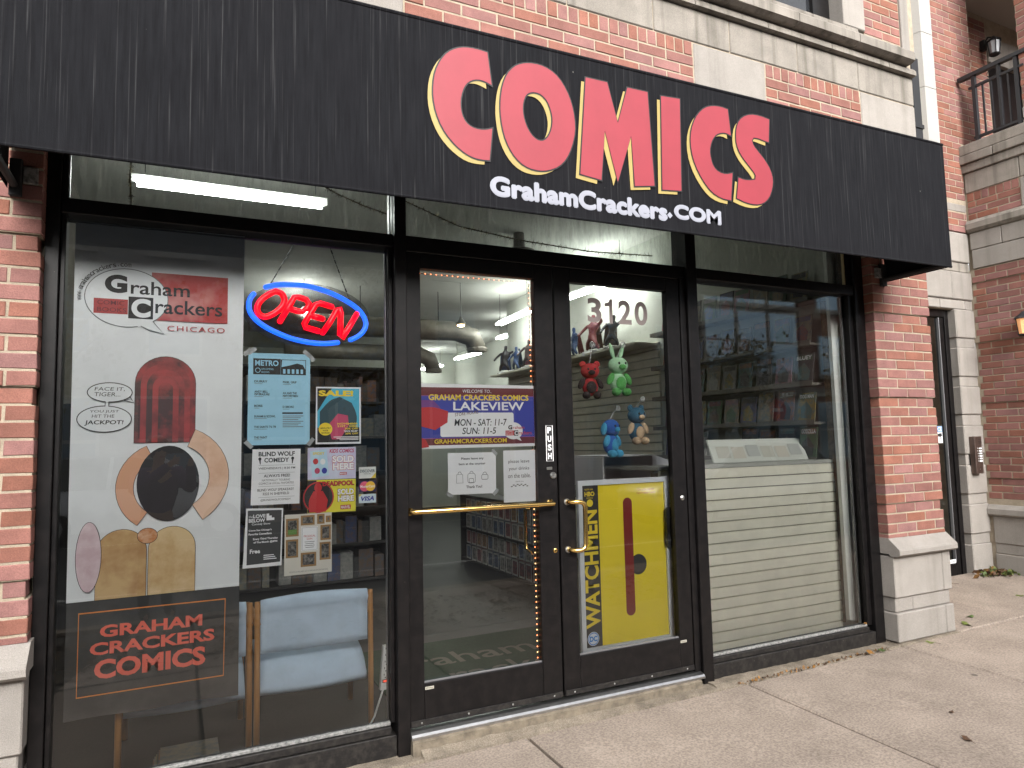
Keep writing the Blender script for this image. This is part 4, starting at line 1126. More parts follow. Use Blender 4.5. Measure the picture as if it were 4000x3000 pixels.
for k, s in enumerate(("Located in the","basement of","3933 N Lincoln Ave")): P(t, "small_print", WHT, rect(-1.592,.952-k*.009,-1.545+.006*k,.956-k*.009), y-.0016)
P(t, "stairs_mark", WHT, [(-1.580,1.150),(-1.568,1.150),(-1.568,1.140),(-1.556,1.140),(-1.556,1.130),(-1.544,1.130),(-1.544,1.118),(-1.580,1.118)], y-.0016)

t = sheet("play_flyer", "white flyer with small gold picture frames, lowest on the left window", "flyer", [(-1.497,.846),(-1.271,.847),(-1.271,1.137),(-1.496,1.138)], paper("cream_paper", (.66,.64,.58)), y)
GOLD = mat("gold_frame_ink", (.30,.17,.06), rough=.6); PIC = mat("dark_picture_ink", (.03,.028,.03), rough=.6, var=.9, vscale=70, rgb2=(.25,.24,.22))
for x0, z0, x1, z1, m in ((-1.490,1.032,-1.430,1.118,PIC),(-1.420,1.082,-1.354,1.130,PIC),(-1.342,1.084,-1.306,1.132,PIC),(-1.300,1.090,-1.275,1.122,PIC),(-1.326,1.004,-1.275,1.078,PIC),(-1.490,.930,-1.432,1.018,PIC),(-1.330,.908,-1.276,.994,PIC),(-1.420,.882,-1.346,.950,PIC)):
    P(t, "small_frame", GOLD, rect(x0,z0,x1,z1), y-.0006); P(t, "small_picture", m, rect(x0+.009,z0+.009,x1-.009,z1-.009), y-.0012)
P(t, "small_picture", mat("grass_ink", (.12,.25,.05), rough=.6), rect(-1.480,1.042,-1.440,1.065), y-.0016)
P(t, "centre_panel", WHT, rect(-1.418,.958,-1.338,1.074), y-.0006); line(t, "centre_outline", GREYINK, rect(-1.414,.962,-1.342,1.070), .002, y-.0010, True)
T(t, "PRODIGAL", -1.406, 1.024, -1.350, 1.034, y-.0012, REDI); T(t, "SON", -1.392, 1.011, -1.366, 1.020, y-.0012, REDI)
for k in range(4): P(t, "small_print", GREYINK, rect(-1.402+.004*(k%2),1.000-k*.009,-1.354-.004*(k%2),1.0025-k*.009), y-.0012)
T(t, "TICKETS AVAILABLE AT ATHENAEUMCENTER.ORG", -1.475, .858, -1.290, .865, y-.0008, GREYINK)

# --- left door
y = D0
t = sheet("hours_sign", "blue and maroon store hours sign across the left door pane", "sign", [(-.812,1.440),(-.130,1.442),(-.130,1.787),(-.812,1.790)], WHT, y)
P(t, "maroon_field", MAROON, rect(-.810,1.458,-.131,1.770), y-.0008); P(t, "blue_field", NAVY, rect(-.810,1.495,-.131,1.722), y-.0014)
for z in (1.494, 1.722): P(t, "rule_line", mat("violet_line_ink", (.30,.10,.35), rough=.6), rect(-.810,z,-.131,z+.003), y-.0016)
T(t, "WELCOME TO..", -.568, 1.742, -.396, 1.760, y-.0014, WHT, shear=.15)
T(t, "GRAHAM CRACKERS COMICS", -.765, 1.700, -.165, 1.732, y-.0022, YELI, bold=.03)
T(t, "LAKEVIEW", -.625, 1.645, -.195, 1.692, y-.0022, WHT, bold=.02)
T(t, "STORE HOURS", -.616, 1.612, -.478, 1.630, y-.0030, mat("brown_ink", (.12,.06,.02), rough=.6), bold=.01, rise=.016)
P(t, "white_field", WHT, rrect(-.700,1.502,-.262,1.633,.012), y-.0022)
T(t, "MON - SAT: 11-7", -.620, 1.560, -.305, 1.598, y-.0030, INK, bold=.012, shear=.15); T(t, "SUN: 11-5", -.575, 1.515, -.372, 1.551, y-.0030, INK, bold=.012, shear=.15)
T(t, "GRAHAMCRACKERS.COM", -.735, 1.466, -.308, 1.490, y-.0022, YELI, bold=.02)
P(t, "logo_disc", WHT, ring(-.265,1.530,.058,.048,28), y-.0030); P(t, "logo_tail", WHT, [(-.255,1.487),(-.215,1.472),(-.232,1.500)], y-.0030)
P(t, "red_bar", REDI, rect(-.315,1.504,-.262,1.532), y-.0036); T(t, "G", -.298, 1.537, -.272, 1.562, y-.0036, INK, bold=.05); T(t, "raham", -.268, 1.540, -.196, 1.557, y-.0036, REDI, bold=.01)
P(t, "logo_square", INK, rect(-.262,1.502,-.236,1.532), y-.0038); T(t, "C", -.259, 1.505, -.239, 1.529, y-.0044, WHT, bold=.04); T(t, "rackers", -.232, 1.508, -.150, 1.528, y-.0036, REDI, bold=.01)
T(t, "COMIC", -.311, 1.520, -.268, 1.529, y-.0042, WHT); T(t, "BOOKS", -.311, 1.507, -.268, 1.516, y-.0042, WHT)
# plain colour shapes where the photo shows a character drawing (left out)
P(t, "colour_shape", mat("purple_ink", (.16,.04,.22), rough=.6), smooth_poly([(-.810,1.62),(-.810,1.70),(-.74,1.70),(-.70,1.66),(-.72,1.61)], 2), y-.0036)
P(t, "colour_shape", REDI, smooth_poly([(-.809,1.56),(-.809,1.66),(-.74,1.665),(-.655,1.64),(-.66,1.58),(-.73,1.54)], 2), y-.0042)
P(t, "colour_shape", REDI, smooth_poly([(-.809,1.445),(-.809,1.50),(-.785,1.49),(-.765,1.45)], 2), y-.0042)

t = sheet("bags_notice", "white notice asking to leave bags at the counter, on the left door", "notice", [(-.660,1.192),(-.378,1.188),(-.376,1.413),(-.659,1.415)], WHT, y)
T(t, "Please leave any", -.583, 1.373, -.450, 1.389, y-.0008, INK, bold=.02); T(t, "bags at the counter", -.597, 1.344, -.440, 1.360, y-.0008, INK, bold=.02); T(t, "Thank You!", -.556, 1.222, -.462, 1.237, y-.0008, INK, bold=.02)
def outline(pts, closed=True, w=.0028): line(t, "bag_drawing", GREYINK, pts, w, y-.0008, closed)
outline([(-.612,1.252),(-.574,1.252),(-.576,1.298),(-.610,1.298)]); outline(ring(-.593,1.298,.010,.014,10,0,math.pi), False)
outline(rrect(-.546,1.250,-.502,1.302,.012)); outline(rrect(-.538,1.252,-.512,1.274,.005)); outline(ring(-.524,1.302,.010,.011,10,0,math.pi), False)
outline(rrect(-.464,1.266,-.426,1.292,.007)); outline(ring(-.445,1.292,.012,.014,10,0,math.pi), False)
tapes(t, ((-.384,1.412,-.8),(-.382,1.194,.8),(-.652,1.192,-.6)), y, .02)
t = sheet("drinks_notice", "white notice asking to leave drinks on the table, on the left door", "notice", [(-.332,1.132),(-.132,1.131),(-.130,1.420),(-.330,1.420)], WHT, y)
for s, x0, x1, z in (("please leave",-.300,-.168,1.344),("your drinks",-.298,-.170,1.304),("on the table.",-.304,-.162,1.266)): T(t, s, x0, z, x1, z+.024, y-.0008, INK, bold=.0)
T(t, "thank you.", -.258, 1.240, -.206, 1.250, y-.0008, GREYINK)
for k in range(9): P(t, "flourish", INK, ring(-.282+k*.0122, 1.226-.004*abs(k-4)*.3+(.004 if k % 2 else -.003), .007, .0028, 8), y-.0008)

# --- framed yellow poster behind the right door
t = thing("framed_poster", "silver framed yellow WATCHMEN poster leaning inside the right door", "poster")
FRM = mat("silver_poster_frame", (.66,.69,.73), rough=.4)
x0, x1, z0, z1 = .176, .842, .222, 1.227
yf = .075; w = .030
def fq(a, b, c2, d): MB().prism_xz([a, b, c2, d], yf, yf+.022).build("frame_side", FRM, t)
fq((x0,z0),(x0+w,z0+w),(x0+w,z1-w),(x0,z1)); fq((x1,z0),(x1,z1),(x1-w,z1-w),(x1-w,z0+w)); fq((x0,z1),(x0+w,z1-w),(x1-w,z1-w),(x1,z1)); fq((x0,z0),(x1,z0),(x1-w,z0+w),(x0+w,z0+w))
y = yf+.012
MB().box(x0+w, x1-w, y, y+.004, z0+w, z1-w).build("print", mat("yellow_print", (.86,.68,.025), rough=.45, var=.06, vscale=4), t)
P(t, "black_band", INK, rect(x0+w,z0+w,.322,z1-w), y-.0008)
P(t, "small_block", INK, rect(x0+w,1.065,.322,z1-w), y-.0014)
T(t, "NOW AN", .228, 1.168, .285, 1.178, y-.002, YELI); T(t, "HBO", .226, 1.132, .296, 1.160, y-.002, YELI, bold=.04); T(t, "SERIES", .238, 1.118, .284, 1.126, y-.002, YELI); P(t, "clock_mark", YELI, ring(.262,1.092,.022,.022,20), y-.002)
o = T(t, "WATCHMEN", .262-.345, .705-.0495, .262+.345, .705+.0495, y-.002, YELI, bold=.03, rot=math.pi/2)
P(t, "publisher_mark", mat("pale_disc_ink", (.65,.72,.80), rough=.5), ring(.258,.300,.040,.040,26), y-.0026); line(t, "publisher_mark", mat("bright_blue_ink", (.03,.22,.62), rough=.5), ring(.258,.300,.034,.034,26), .005, y-.0032, True); T(t, "DC", .232, .284, .284, .316, y-.0034, mat("bright_blue_ink", (.03,.22,.62)), bold=.05)
P(t, "dark_shape", INK, ring(.600,.700,.062,.062,28), y-.0008)
P(t, "red_shape", mat("dark_red_ink", (.20,.012,.014), rough=.4), rrect(.500,.400,.566,1.11,.032), y-.0016)
T(t, '"One of the 100 best', .610, 1.148, .738, 1.162, y-.0008, REDI); T(t, 'English-language novels."', .606, 1.126, .748, 1.140, y-.0008, REDI)
# ------------------------------------------------------------------ shop interior
WALLP = mat("shop_wall_paint", (.56,.58,.52), rough=.8, var=.10, vscale=2)
CEILP = mat("shop_ceiling_paint", (.52,.53,.49), rough=.85, var=.12, vscale=2)
FLOORM = mat("dark_shop_floor", (.014,.013,.012), rough=.55, var=.35, vscale=3)
SLATM = mat("cream_slatwall", (.83,.81,.69), rough=.45, var=.12, vscale=6, rand=.04, spots=(6, .03, .2, (.45,.42,.33)))
SLATG = mat("slat_groove", (.13,.10,.07), rough=.8)
def wallbox(nm, *b, m=WALLP): return box(nm, m, None, *b, kind="structure")
wallbox("shop_floor", -2.9, 2.66, .11, 1.32, -.30, .0, m=FLOORM)
wallbox("shop_floor", -2.9, 4.2, 1.321, 12.2, -.30, .0, m=FLOORM)
wallbox("shop_ceiling", -2.9, 2.66, .11, 1.32, 3.6, 3.75, m=CEILP)
wallbox("shop_ceiling", -2.9, 4.2, 1.321, 12.2, 3.6, 3.75, m=CEILP)
wallbox("shop_wall", -2.9, -2.75, .12, 12.2, .0, 3.6, m=mat("brown_shop_wall", (.20,.18,.16), rough=.8, var=.2))
rw = wallbox("shop_wall", 2.56, 2.66, .17, 6.0, .0, 3.6)
wallbox("shop_wall", 2.66, 4.0, 6.0, 6.1, .0, 3.6)
wallbox("shop_wall", 4.0, 4.1, 6.1, 12.0, .0, 3.6)
wallbox("shop_wall", -2.75, 4.0, 12.0, 12.1, .0, 3.6)
for k in range(27):
    z = .10+k*.0885
    if z > 2.42: break
    box("slat", SLATM, rw, 2.535, 2.56, 2.3, 5.95, z+.006, z+.0825, c=.003)
box("ledge_shelf", SLATM, rw, 2.24, 2.56, 2.3, 5.95, 2.44, 2.465)
# door mat with faint lettering
fm = thing("door_mat", "dark green entrance mat with faint lettering inside the doors", "mat")
MB().cbox(-.85, .95, .30, 1.5, .001, .012, c=.004).build("mat_body", mat("green_carpet", (.02,.055,.03), rough=1, var=.3, vscale=40), fm)
for s, x0, x1, y0, y1 in (("raham", -.55, .35, .95, 1.20), ("rackers", -.40, .60, .60, .85)):
    me = text_mesh(s, .01, 0, 3); vs_ = me.vertices
    a = min(v.co.x for v in vs_); b = max(v.co.x for v in vs_); c_ = min(v.co.y for v in vs_); d_ = max(v.co.y for v in vs_)
    for v in vs_: v.co = (x0+(v.co.x-a)/(b-a)*(x1-x0), y0+(v.co.y-c_)/(d_-c_)*(y1-y0), .0135)
    me.materials.append(mat("pale_mat_print", (.16,.15,.12), rough=1)); me.name = "lettering"; link("lettering", me, fm)
# ceiling lights
TUBE = mat("fluorescent_tube", (.96,1.0,.96), emis=17.0, rough=.4)
FIX = mat("white_fixture", (.6,.6,.58), rough=.5)
GL = "fluorescent lights in the shop"
def strip_light(a, b, label):
    t = thing("fluorescent_light", label, "light", GL)
    A, B_ = Vector(a), Vector(b); d = (B_-A).normalized(); s = d.cross(Vector((0,0,1)))*.045
    h = Vector((0,0,.05))
    vs = [A-s*.3+h*.2, A+s*.3+h*.2, A+s*.3+h*1.2, A-s*.3+h*1.2, B_-s*.3+h*.2, B_+s*.3+h*.2, B_+s*.3+h*1.2, B_-s*.3+h*1.2]
    MB().add(vs, [(0,1,2,3),(7,6,5,4),(0,4,5,1),(1,5,6,2),(2,6,7,3),(3,7,4,0)]).build("housing", FIX, t)
    for q in (-.8, .8): MB().tube([A+s*q+d*.03+h*.2, B_+s*q-d*.03+h*.2], .017, 10).build("tube", TUBE, t, smooth=True)
    for p in (A+d*.08, B_-d*.08): MB().tube([p+h*1.6, Vector((p.x, p.y, 3.6))], .003, 5).build("hanger_wire", IRON, t)
    return t
strip_light((-2.27,1.5,3.20), (-1.02,1.5,3.20), "lit fluorescent light seen through the left transom pane")
strip_light((2.20,5.55,3.16), (2.14,4.42,3.16), "lit fluorescent light beside the right wall, seen through the left door")
strip_light((2.21,3.60,3.16), (2.26,2.45,3.16), "lit fluorescent light seen at the top of the right door pane")
strip_light((3.15,9.75,3.18), (3.25,8.70,3.18), "second farther fluorescent light left of the poster wall")
strip_light((3.10,11.8,3.18), (3.28,10.9,3.18), "farthest fluorescent light near the back wall")
strip_light((2.92,7.15,3.22), (2.96,6.75,3.22), "short piece of fluorescent light beside the corner of the wall")
strip_light((-.55,6.6,3.18), (-.55,5.4,3.18), "small fluorescent light deep in the shop, behind the SALE poster")
# ducts
DUCT = mat("galvanised_duct", (.30,.28,.24), rough=.5, metal=.4, var=.3, vscale=6)
for pts, r_, lb in (([(-1.2,5.6,3.05),(1.55,5.6,3.05),(1.80,5.6,2.98),(1.88,5.6,2.80)], .14, "thick grey ventilation duct with a downward elbow under the ceiling"), ([(-.5,7.6,2.98),(1.65,7.6,2.98),(1.85,7.6,2.90),(1.92,7.6,2.70)], .13, "second ventilation duct behind the nearer one")):
    t = thing("air_duct", lb, "duct", "ventilation ducts"); MB().tube(pts, r_, 14).build("pipe", DUCT, t, smooth=True)
    p = pts[-1]; MB().lathe((p[0],p[1],p[2]-.03), [(r_*1.05,0),(r_*1.1,.04),(r_*1.02,.06)], 14).build("outlet_ring", DUCT, t)
    for x in (0.2, 1.3): MB().tube([(x,pts[0][1],pts[0][2]+r_),(x,pts[0][1],3.6)], .006, 5).build("hanger_rod", IRON, t)
hl = thing("hanging_lamp", "small hanging lamp with a warm bulb under the shop ceiling", "lamp")
MB().tube([(1.39,4.97,3.6),(1.39,4.97,3.14)], .004, 5).build("cord", IRON, hl); MB().lathe((1.39,4.97,3.03), [(.075,0),(.06,.03),(.02,.08),(.016,.11)], 14).build("shade", DUCT, hl); MB().ell((1.39,4.97,3.025), (.05,.05,.022), 12, 6).build("bulb", mat("warm_lamp", (1,.72,.38), emis=8), hl)
cl_ = thing("ceiling_speaker", "dark round fitting on the ceiling above the left door", "ceiling fitting")
MB().lathe((1.15,2.72,3.40), [(.13,0),(.16,.015),(.06,.05),(.055,.20)], 18).build("body", mat("brown_fitting", (.06,.05,.045), rough=.6), cl_)
# poster on the far jog wall
bp_ = thing("wall_poster", "colourful crowded poster on the far shop wall", "poster")
MB().box(2.80,3.16,5.985,5.998,2.42,3.02).build("sheet", mat("collage_print", (.45,.42,.38), rough=.6, var=.95, vscale=16, rgb2=(.05,.10,.20), speck=.8, sscale=30), bp_)

# ------------------------------------------------------------------ figurines on the ledge
def skin(name, joints, edges, m, parent, sub=1, root=0):
    """one continuous body grown from a skeleton: joints {key:(pos, radius)}"""
    keys = list(joints); me = bpy.data.meshes.new(name)
    me.from_pydata([joints[k][0] for k in keys], [(keys.index(a), keys.index(b)) for a, b in edges], [])
    o = link(name, me, parent)
    mo = o.modifiers.new("skin", 'SKIN'); mo.use_smooth_shade = True
    for i, k in enumerate(keys):
        r = joints[k][1]; r = r if isinstance(r, tuple) else (r, r)
        me.skin_vertices[0].data[i].radius = r
        me.skin_vertices[0].data[i].use_root = (i == root)
    o.modifiers.new("sub", 'SUBSURF').levels = sub; o.modifiers["sub"].render_levels = sub
    me.materials.append(m)
    return o
FIGG = "collectible statues on the ledge of the right wall"
def statue(y, cols, lean, arm, label, s=1.0):
    t = thing("statue", label, "statue", FIGG, loc=(2.38, y, 2.466), rot=(0, 0, math.radians(-60+lean)))
    MB().lathe((0,0,0), [(.085*s,0),(.085*s,.02),(.07*s,.035)], 14).build("base", BLACKP, t)
    J = {'pel':((0,0,.15*s),(.034*s,.028*s)), 'che':((.015*s,-.01,.235*s),(.045*s,.032*s)), 'nk':((.02*s,-.015,.285*s),.014*s), 'hd':((.025*s,-.02,.315*s),.024*s), 'ht':((.027*s,-.02,.345*s),.018*s),
         'kl':((.045*s,-.03*s,.095*s),.02*s), 'fl':((.06*s,.0,.04*s),.015*s), 'kr':((-.045*s,-.01,.095*s),.02*s), 'fr':((-.06*s,.02*s,.04*s),.015*s),
         'sl':((.065*s,0,.25*s),.017*s), 'el':((.11*s,-.03*s,(.25+arm*.05)*s),.014*s), 'hl':((.12*s,-.07*s,(.24+arm*.10)*s),.013*s), 'sr':((-.04*s,0,.25*s),.017*s), 'er':((-.09*s,-.02*s,.20*s),.014*s), 'hr':((-.11*s,-.06*s,.16*s),.013*s)}
    skin("figure_body", J, [('pel','che'),('che','nk'),('nk','hd'),('hd','ht'),('pel','kl'),('kl','fl'),('pel','kr'),('kr','fr'),('che','sl'),('sl','el'),('el','hl'),('che','sr'),('sr','er'),('er','hr')], cols[0], t)
    vs = []; fs = []
    for i in range(6):
        for j in range(5):
            u, v = i/5, j/4
            vs.append(((-.05-.03*v+.11*u+.03*v*u)*s, (.035+.05*v+.012*math.sin(u*9))*s, (.27-.21*v)*s))
    for i in range(5):
        for j in range(4): a = i*5+j; fs.append((a, a+1, a+6, a+5))
    MB().add(vs, fs).build("cape", cols[1], t, smooth=True)
    MB().box(-.045*s,.045*s,-.105*s,-.10*s,-.03,.02).build("price_card", WHT, t)
FB, FD, FR, FO = mat("statue_blue", (.02,.05,.13), rough=.5), mat("statue_black", (.015,.016,.02), rough=.5), mat("statue_red", (.12,.025,.03), rough=.5), mat("statue_brown", (.06,.038,.03), rough=.5)
for y_, c_, l_, a_, lb, s_ in ((5.75,(FD,FB),20,.2,"dark statue with a blue cape, leftmost on the wall ledge",1.25),(5.35,(FB,FD),-10,.6,"blue statue next to the caped one on the ledge",1.05),(4.98,(FO,FR),10,1.3,"brown statue with a raised arm on the ledge",1.2),(4.62,(FO,FD),40,.9,"dark brown statue right of the raised arm statue",1.1),
                               (3.72,(FB,FR),-35,.1,"crouching blue and red statue at the left edge of the right door",1.1),(3.32,(FR,FO),0,.5,"red statue standing behind the digit 3 on the right door",1.35),(2.92,(FD,FO),30,.8,"small dark statue behind the digit 1 on the right door",1.15)):
    statue(y_, c_, l_, a_, lb, s_)

# ------------------------------------------------------------------ counter behind the right window
ct = thing("counter", "cream slatwall sales counter behind the right window", "counter")
MB().box(.88, 2.50, .226, .30, .03, 1.24).build("back_panel", SLATG, ct)
for k in range(17):
    z = 1.255-k*.0727
    box("slat", SLATM, ct, .88, 2.505, .20, .228, max(z-.0665, .03), z, c=.003)
MB().cbox(.86, 2.50, .20, .95, 1.257, 1.285, c=.004).build("counter_top", mat("counter_laminate", (.40,.41,.38), rough=.35, var=.1), ct)
MB().box(2.506, 2.522, .19, .24, .08, 2.50).build("wood_edge", mat("raw_wood_edge", (.30,.20,.11), rough=.8, var=.5, vscale=30), ct)
bd = thing("white_board_strip", "tall white board standing at the right end of the window", "board")
MB().prism_xz([(2.480,.115),(2.640,.085),(2.656,2.9),(2.462,2.9)], .12, .15).build("board", mat("offwhite_board", (.82,.83,.79), rough=.6, var=.05), bd)
tr_ = thing("document_tray", "low white board with paper cards leaning on the counter top", "tray")
MB().add([(1.45,.32,1.287),(2.38,.32,1.287),(2.50,.50,1.45),(1.55,.50,1.45),(1.45,.335,1.287),(2.38,.335,1.287),(2.50,.515,1.45),(1.55,.515,1.45)], [(0,1,2,3),(7,6,5,4),(0,4,5,1),(1,5,6,2),(2,6,7,3),(3,7,4,0)]).build("backing_board", mat("white_card", (.62,.65,.60), rough=.6), tr_)
r8 = random.Random(4)
for k in range(6):
    u = .05+k*.155; v = r8.uniform(.1,.35); w_ = .13; h_ = .5
    def pt(u, v): return (1.45+.93*u+.11*v, .318+.18*v, 1.289+.163*v)
    a = [pt(u,v), pt(u+w_,v), pt(u+w_,v+h_), pt(u,v+h_)]
    MB().add([(x,y_,z+.003) for x,y_,z in a], [(0,1,2,3)]).build("paper_card", mat("paper_card_%d" % (k % 3), ((.50,.50,.44),(.55,.53,.46),(.44,.46,.44))[k % 3], rough=.7), tr_)
wb = thing("white_carton", "open white carton on the counter behind the right door", "carton")
CART = mat("white_carton_board", (.50,.50,.53), rough=.6)
bx0, bx1, by0, by1, bz0, bz1 = .62, 1.06, .45, .85, 1.287, 1.405
bx0, bx1 = .60, 1.02
MB().box(bx0, bx1, by0, by1, 1.15, 1.162).build("bottom", CART, wb)
MB().box(bx0, bx0+.01, by0, by1, 1.163, 1.35).build("side", CART, wb); MB().box(bx1-.01, bx1, by0, by1, 1.163, 1.35).build("side", CART, wb); MB().box(bx0+.011, bx1-.011, by1-.01, by1, 1.163, 1.35).build("side", CART, wb); MB().box(bx0, bx1, by0, by1, 1.351, 1.360).build("lid", CART, wb)
MB().add([(bx1,by0,1.36),(1.19,.44,1.30),(1.19,.44,1.17),(bx1,by0,1.16)], [(0,3,2,1)]).build("flap", CART, wb)
# desk below the carton
ds = thing("side_desk", "dark desk behind the framed yellow poster", "desk")
MB().box(.30, .875, .42, .95, 1.10, 1.148).build("top", BLACKP, ds); MB().box(.32, .36, .46, .9, .0, 1.099).build("side", BLACKP, ds); MB().box(.82, .86, .46, .9, .0, 1.099).build("side", BLACKP, ds)

# ------------------------------------------------------------------ comics on the right wall
CC = [("orange",(.42,.15,.04)),("tan",(.38,.28,.16)),("red",(.34,.05,.05)),("cream",(.46,.40,.28)),("teal",(.06,.20,.22)),("blue",(.06,.10,.28)),("yellow",(.45,.32,.05)),("green",(.08,.18,.07)),("white",(.48,.47,.44)),("black",(.03,.03,.035)),("pink",(.45,.20,.22)),("brown",(.18,.10,.05))]
CM = [mat("comic_cover_%s" % n_, tuple(.55*q+.04 for q in c_), rough=.35, var=.75, vscale=28, rgb2=tuple(.25*q+.08 for q in c_[::-1])) for n_, c_ in CC]
DARKC = mat("cover_dark_ink", (.03,.03,.04), rough=.4)
cme = {}
ORD = ["nearest the white board", "second from the white board", "third from the white board", "fourth from the white board", "fifth from the white board", "sixth from the white board", "seventh from the white board", "eighth from the white board", "ninth from the white board"]
ROWN = ["lowest", "second", "third", "fourth", "top"]
TITLES = {(2,0):"BLUEY", (1,0):"DOG MAN", (0,0):"GODZILLA", (1,1):"JL"}
LEDGE = mat("grey_ledge", (.16,.15,.13), rough=.6)
rk = thing("comic_rack", "wall rack with sloping ledges of comics right of the counter", "rack")
r9 = random.Random(11)
for row, zz in enumerate((1.29, 1.575, 1.875, 2.185, 2.53)):
    MB().box(2.40, 2.56, .26, 2.25, zz-.022, zz-.004).build("ledge", LEDGE, rk)
    MB().box(2.395, 2.40, .26, 2.25, zz-.022, zz+.014).build("lip", LEDGE, rk)
    for k in range(9):
        w_ = .165+r9.uniform(-.01,.012); h_ = .245+r9.uniform(-.02,.012)
        if r9.random() < .06 and k > 2: continue
        ci = r9.randrange(len(CC)); yc = .37+k*.205+r9.uniform(-.01,.01)
        t = thing("comic_book", "%s comic in the %s row of the wall rack, %s" % (CC[ci][0], ROWN[row], ORD[k]), "comic", "comics on the wall rack", loc=(2.425, yc, zz), rot=(0, math.radians(9), 0))
        MB().box(-.004, .004, -w_/2, w_/2, .0, h_).build("cover", CM[ci], t)
        c2 = r9.randrange(len(CC))
        MB().box(-.0052, -.0045, -w_/2+.01, w_/2-.01, h_*.78, h_-.01).build("title_band", CM[(c2+3) % len(CC)], t)
        MB().prism_yz(smooth_poly([(-w_*.3,.02),(-w_*.35,h_*.4),(0,h_*.7),(w_*.33,h_*.5),(w_*.3,.03)],1), -.0056, -.0048).build("cover_picture", CM[c2] if c2 != ci else DARKC, t)
        if (row, k) in TITLES:
            me = text_mesh(TITLES[(row,k)], .03, 0, 3); vv = me.vertices
            a = min(v.co.x for v in vv); b = max(v.co.x for v in vv); c_ = min(v.co.y for v in vv); d_ = max(v.co.y for v in vv)
            for v in vv: v.co = (-.0066, w_/2-.015-(v.co.x-a)/(b-a)*(w_-.03), h_*.80+(v.co.y-c_)/(d_-c_)*h_*.14)
            me.materials.append(WHT); me.name = "lettering"; link("lettering", me, t)

# ------------------------------------------------------------------ toy boxes on low shelving
ts = thing("toy_shelf", "low dark shelf of boxed toys seen through the left door", "shelf")
SHB = mat("dark_shelf", (.03,.028,.026), rough=.6)
for z in (.02, .40, .80): MB().box(1.28, 1.62, 2.7, 4.8, z, z+.025).build("board", SHB, ts)
for y_ in (2.68, 4.80): MB().box(1.28, 1.62, y_, y_+.02, .0, .825).build("end_panel", SHB, ts)
TOYB = [mat("toy_box_%d" % k, c_, rough=.3, var=.8, vscale=30, rgb2=(.05,.05,.06)) for k, c_ in enumerate(((.30,.28,.26),(.35,.20,.10),(.12,.16,.25),(.28,.10,.10)))]
NTH = ["nearest the door", "second from the door", "third from the door", "fourth from the door", "fifth from the door", "sixth from the door", "sixth from the far end", "fifth from the far end", "fourth from the far end", "third from the far end", "second from the far end", "at the far end"]
TOYW = mat("toy_box_edge", (.50,.49,.46), rough=.4)
for row, z in enumerate((.046, .235, .426, .612)):
    for k in range(12):
        y_ = 2.80+k*.163+r9.uniform(-.008,.008)
        side = "left" if k > 5 else "right"
        t = thing("toy_box", "boxed toy in the %s row of the low shelf, %s" % (("lowest","second","third","top")[row], NTH[k]), "toy box", "boxed toys on the low shelf", loc=(1.30, y_, z))
        MB().box(0, .10, -.065, .065, .0, .165).build("carton", TOYB[r9.randrange(4)], t)
        for a_ in ((-.066,-.056,0,.166),(.056,.066,0,.166),(-.056,.056,.152,.166),(-.056,.056,0,.016)):
            MB().box(-.003, .0, a_[0], a_[1], a_[2], a_[3]).build("window_edge", TOYW, t)
# dim shelving of comics deep in the shop, too far to pick apart
r10 = random.Random(3)
for (x0, x1, y0, y1, lb) in ((-2.70,-2.35,2.2,6.0,"dark bookcase along the left wall of the shop"),(-.9,-.5,4.2,7.5,"dark island bookcase in the middle of the shop")):
    t = thing("bookcase", lb, "bookcase", "bookcases deep in the shop")
    for z in (.02,.45,.88,1.31,1.74): MB().box(x0, x1, y0, y1, z, z+.03).build("shelf_board", SHB, t)
    for yy_ in (y0-.03, y1): MB().box(x0, x1, yy_, yy_+.03, 0, 1.80).build("end_panel", SHB, t)
    mb = MB()
    for z in (.05,.48,.91,1.34):
        y_ = y0+.05
        while y_ < y1-.1:
            w_ = r10.uniform(.03,.09); h_ = r10.uniform(.25,.36); mb.cur = r10.randrange(6)
            mb.box(x0+.05, x1-.02-r10.uniform(0,.05), y_, y_+w_*.92, z, z+h_); y_ += w_
    mb.build("book_row", [CM[i] for i in (0,2,5,8,9,11)], t, kind="stuff")

t = thing("bookcase", "tall dark bookcase of comics standing behind the notices", "bookcase", "bookcases deep in the shop")
for z in (.02,.40,.78,1.16,1.54,1.92,2.30): MB().box(-1.75, .12, 4.05, 4.40, z, z+.025).build("shelf_board", SHB, t)
MB().box(-1.75, .12, 4.38, 4.40, .05, 2.30).build("back_board", SHB, t)
for xx in (-1.78, .12): MB().box(xx, xx+.03, 4.05, 4.40, 0, 2.33).build("end_panel", SHB, t)
mb = MB()
for z in (.045,.425,.805,1.185,1.565,1.945):
    x_ = -1.73
    while x_ < .02:
        w_ = r10.uniform(.02,.17); h_ = r10.uniform(.20,.30); mb.cur = r10.randrange(6); mb.box(x_, x_+w_*.94, 4.08+r10.uniform(0,.05), 4.36, z, z+h_); x_ += w_+(r10.uniform(.0,.10) if r10.random() < .15 else 0)
mb.build("book_row", [CM[i] for i in (0,3,5,8,9,11)], t, kind="stuff")

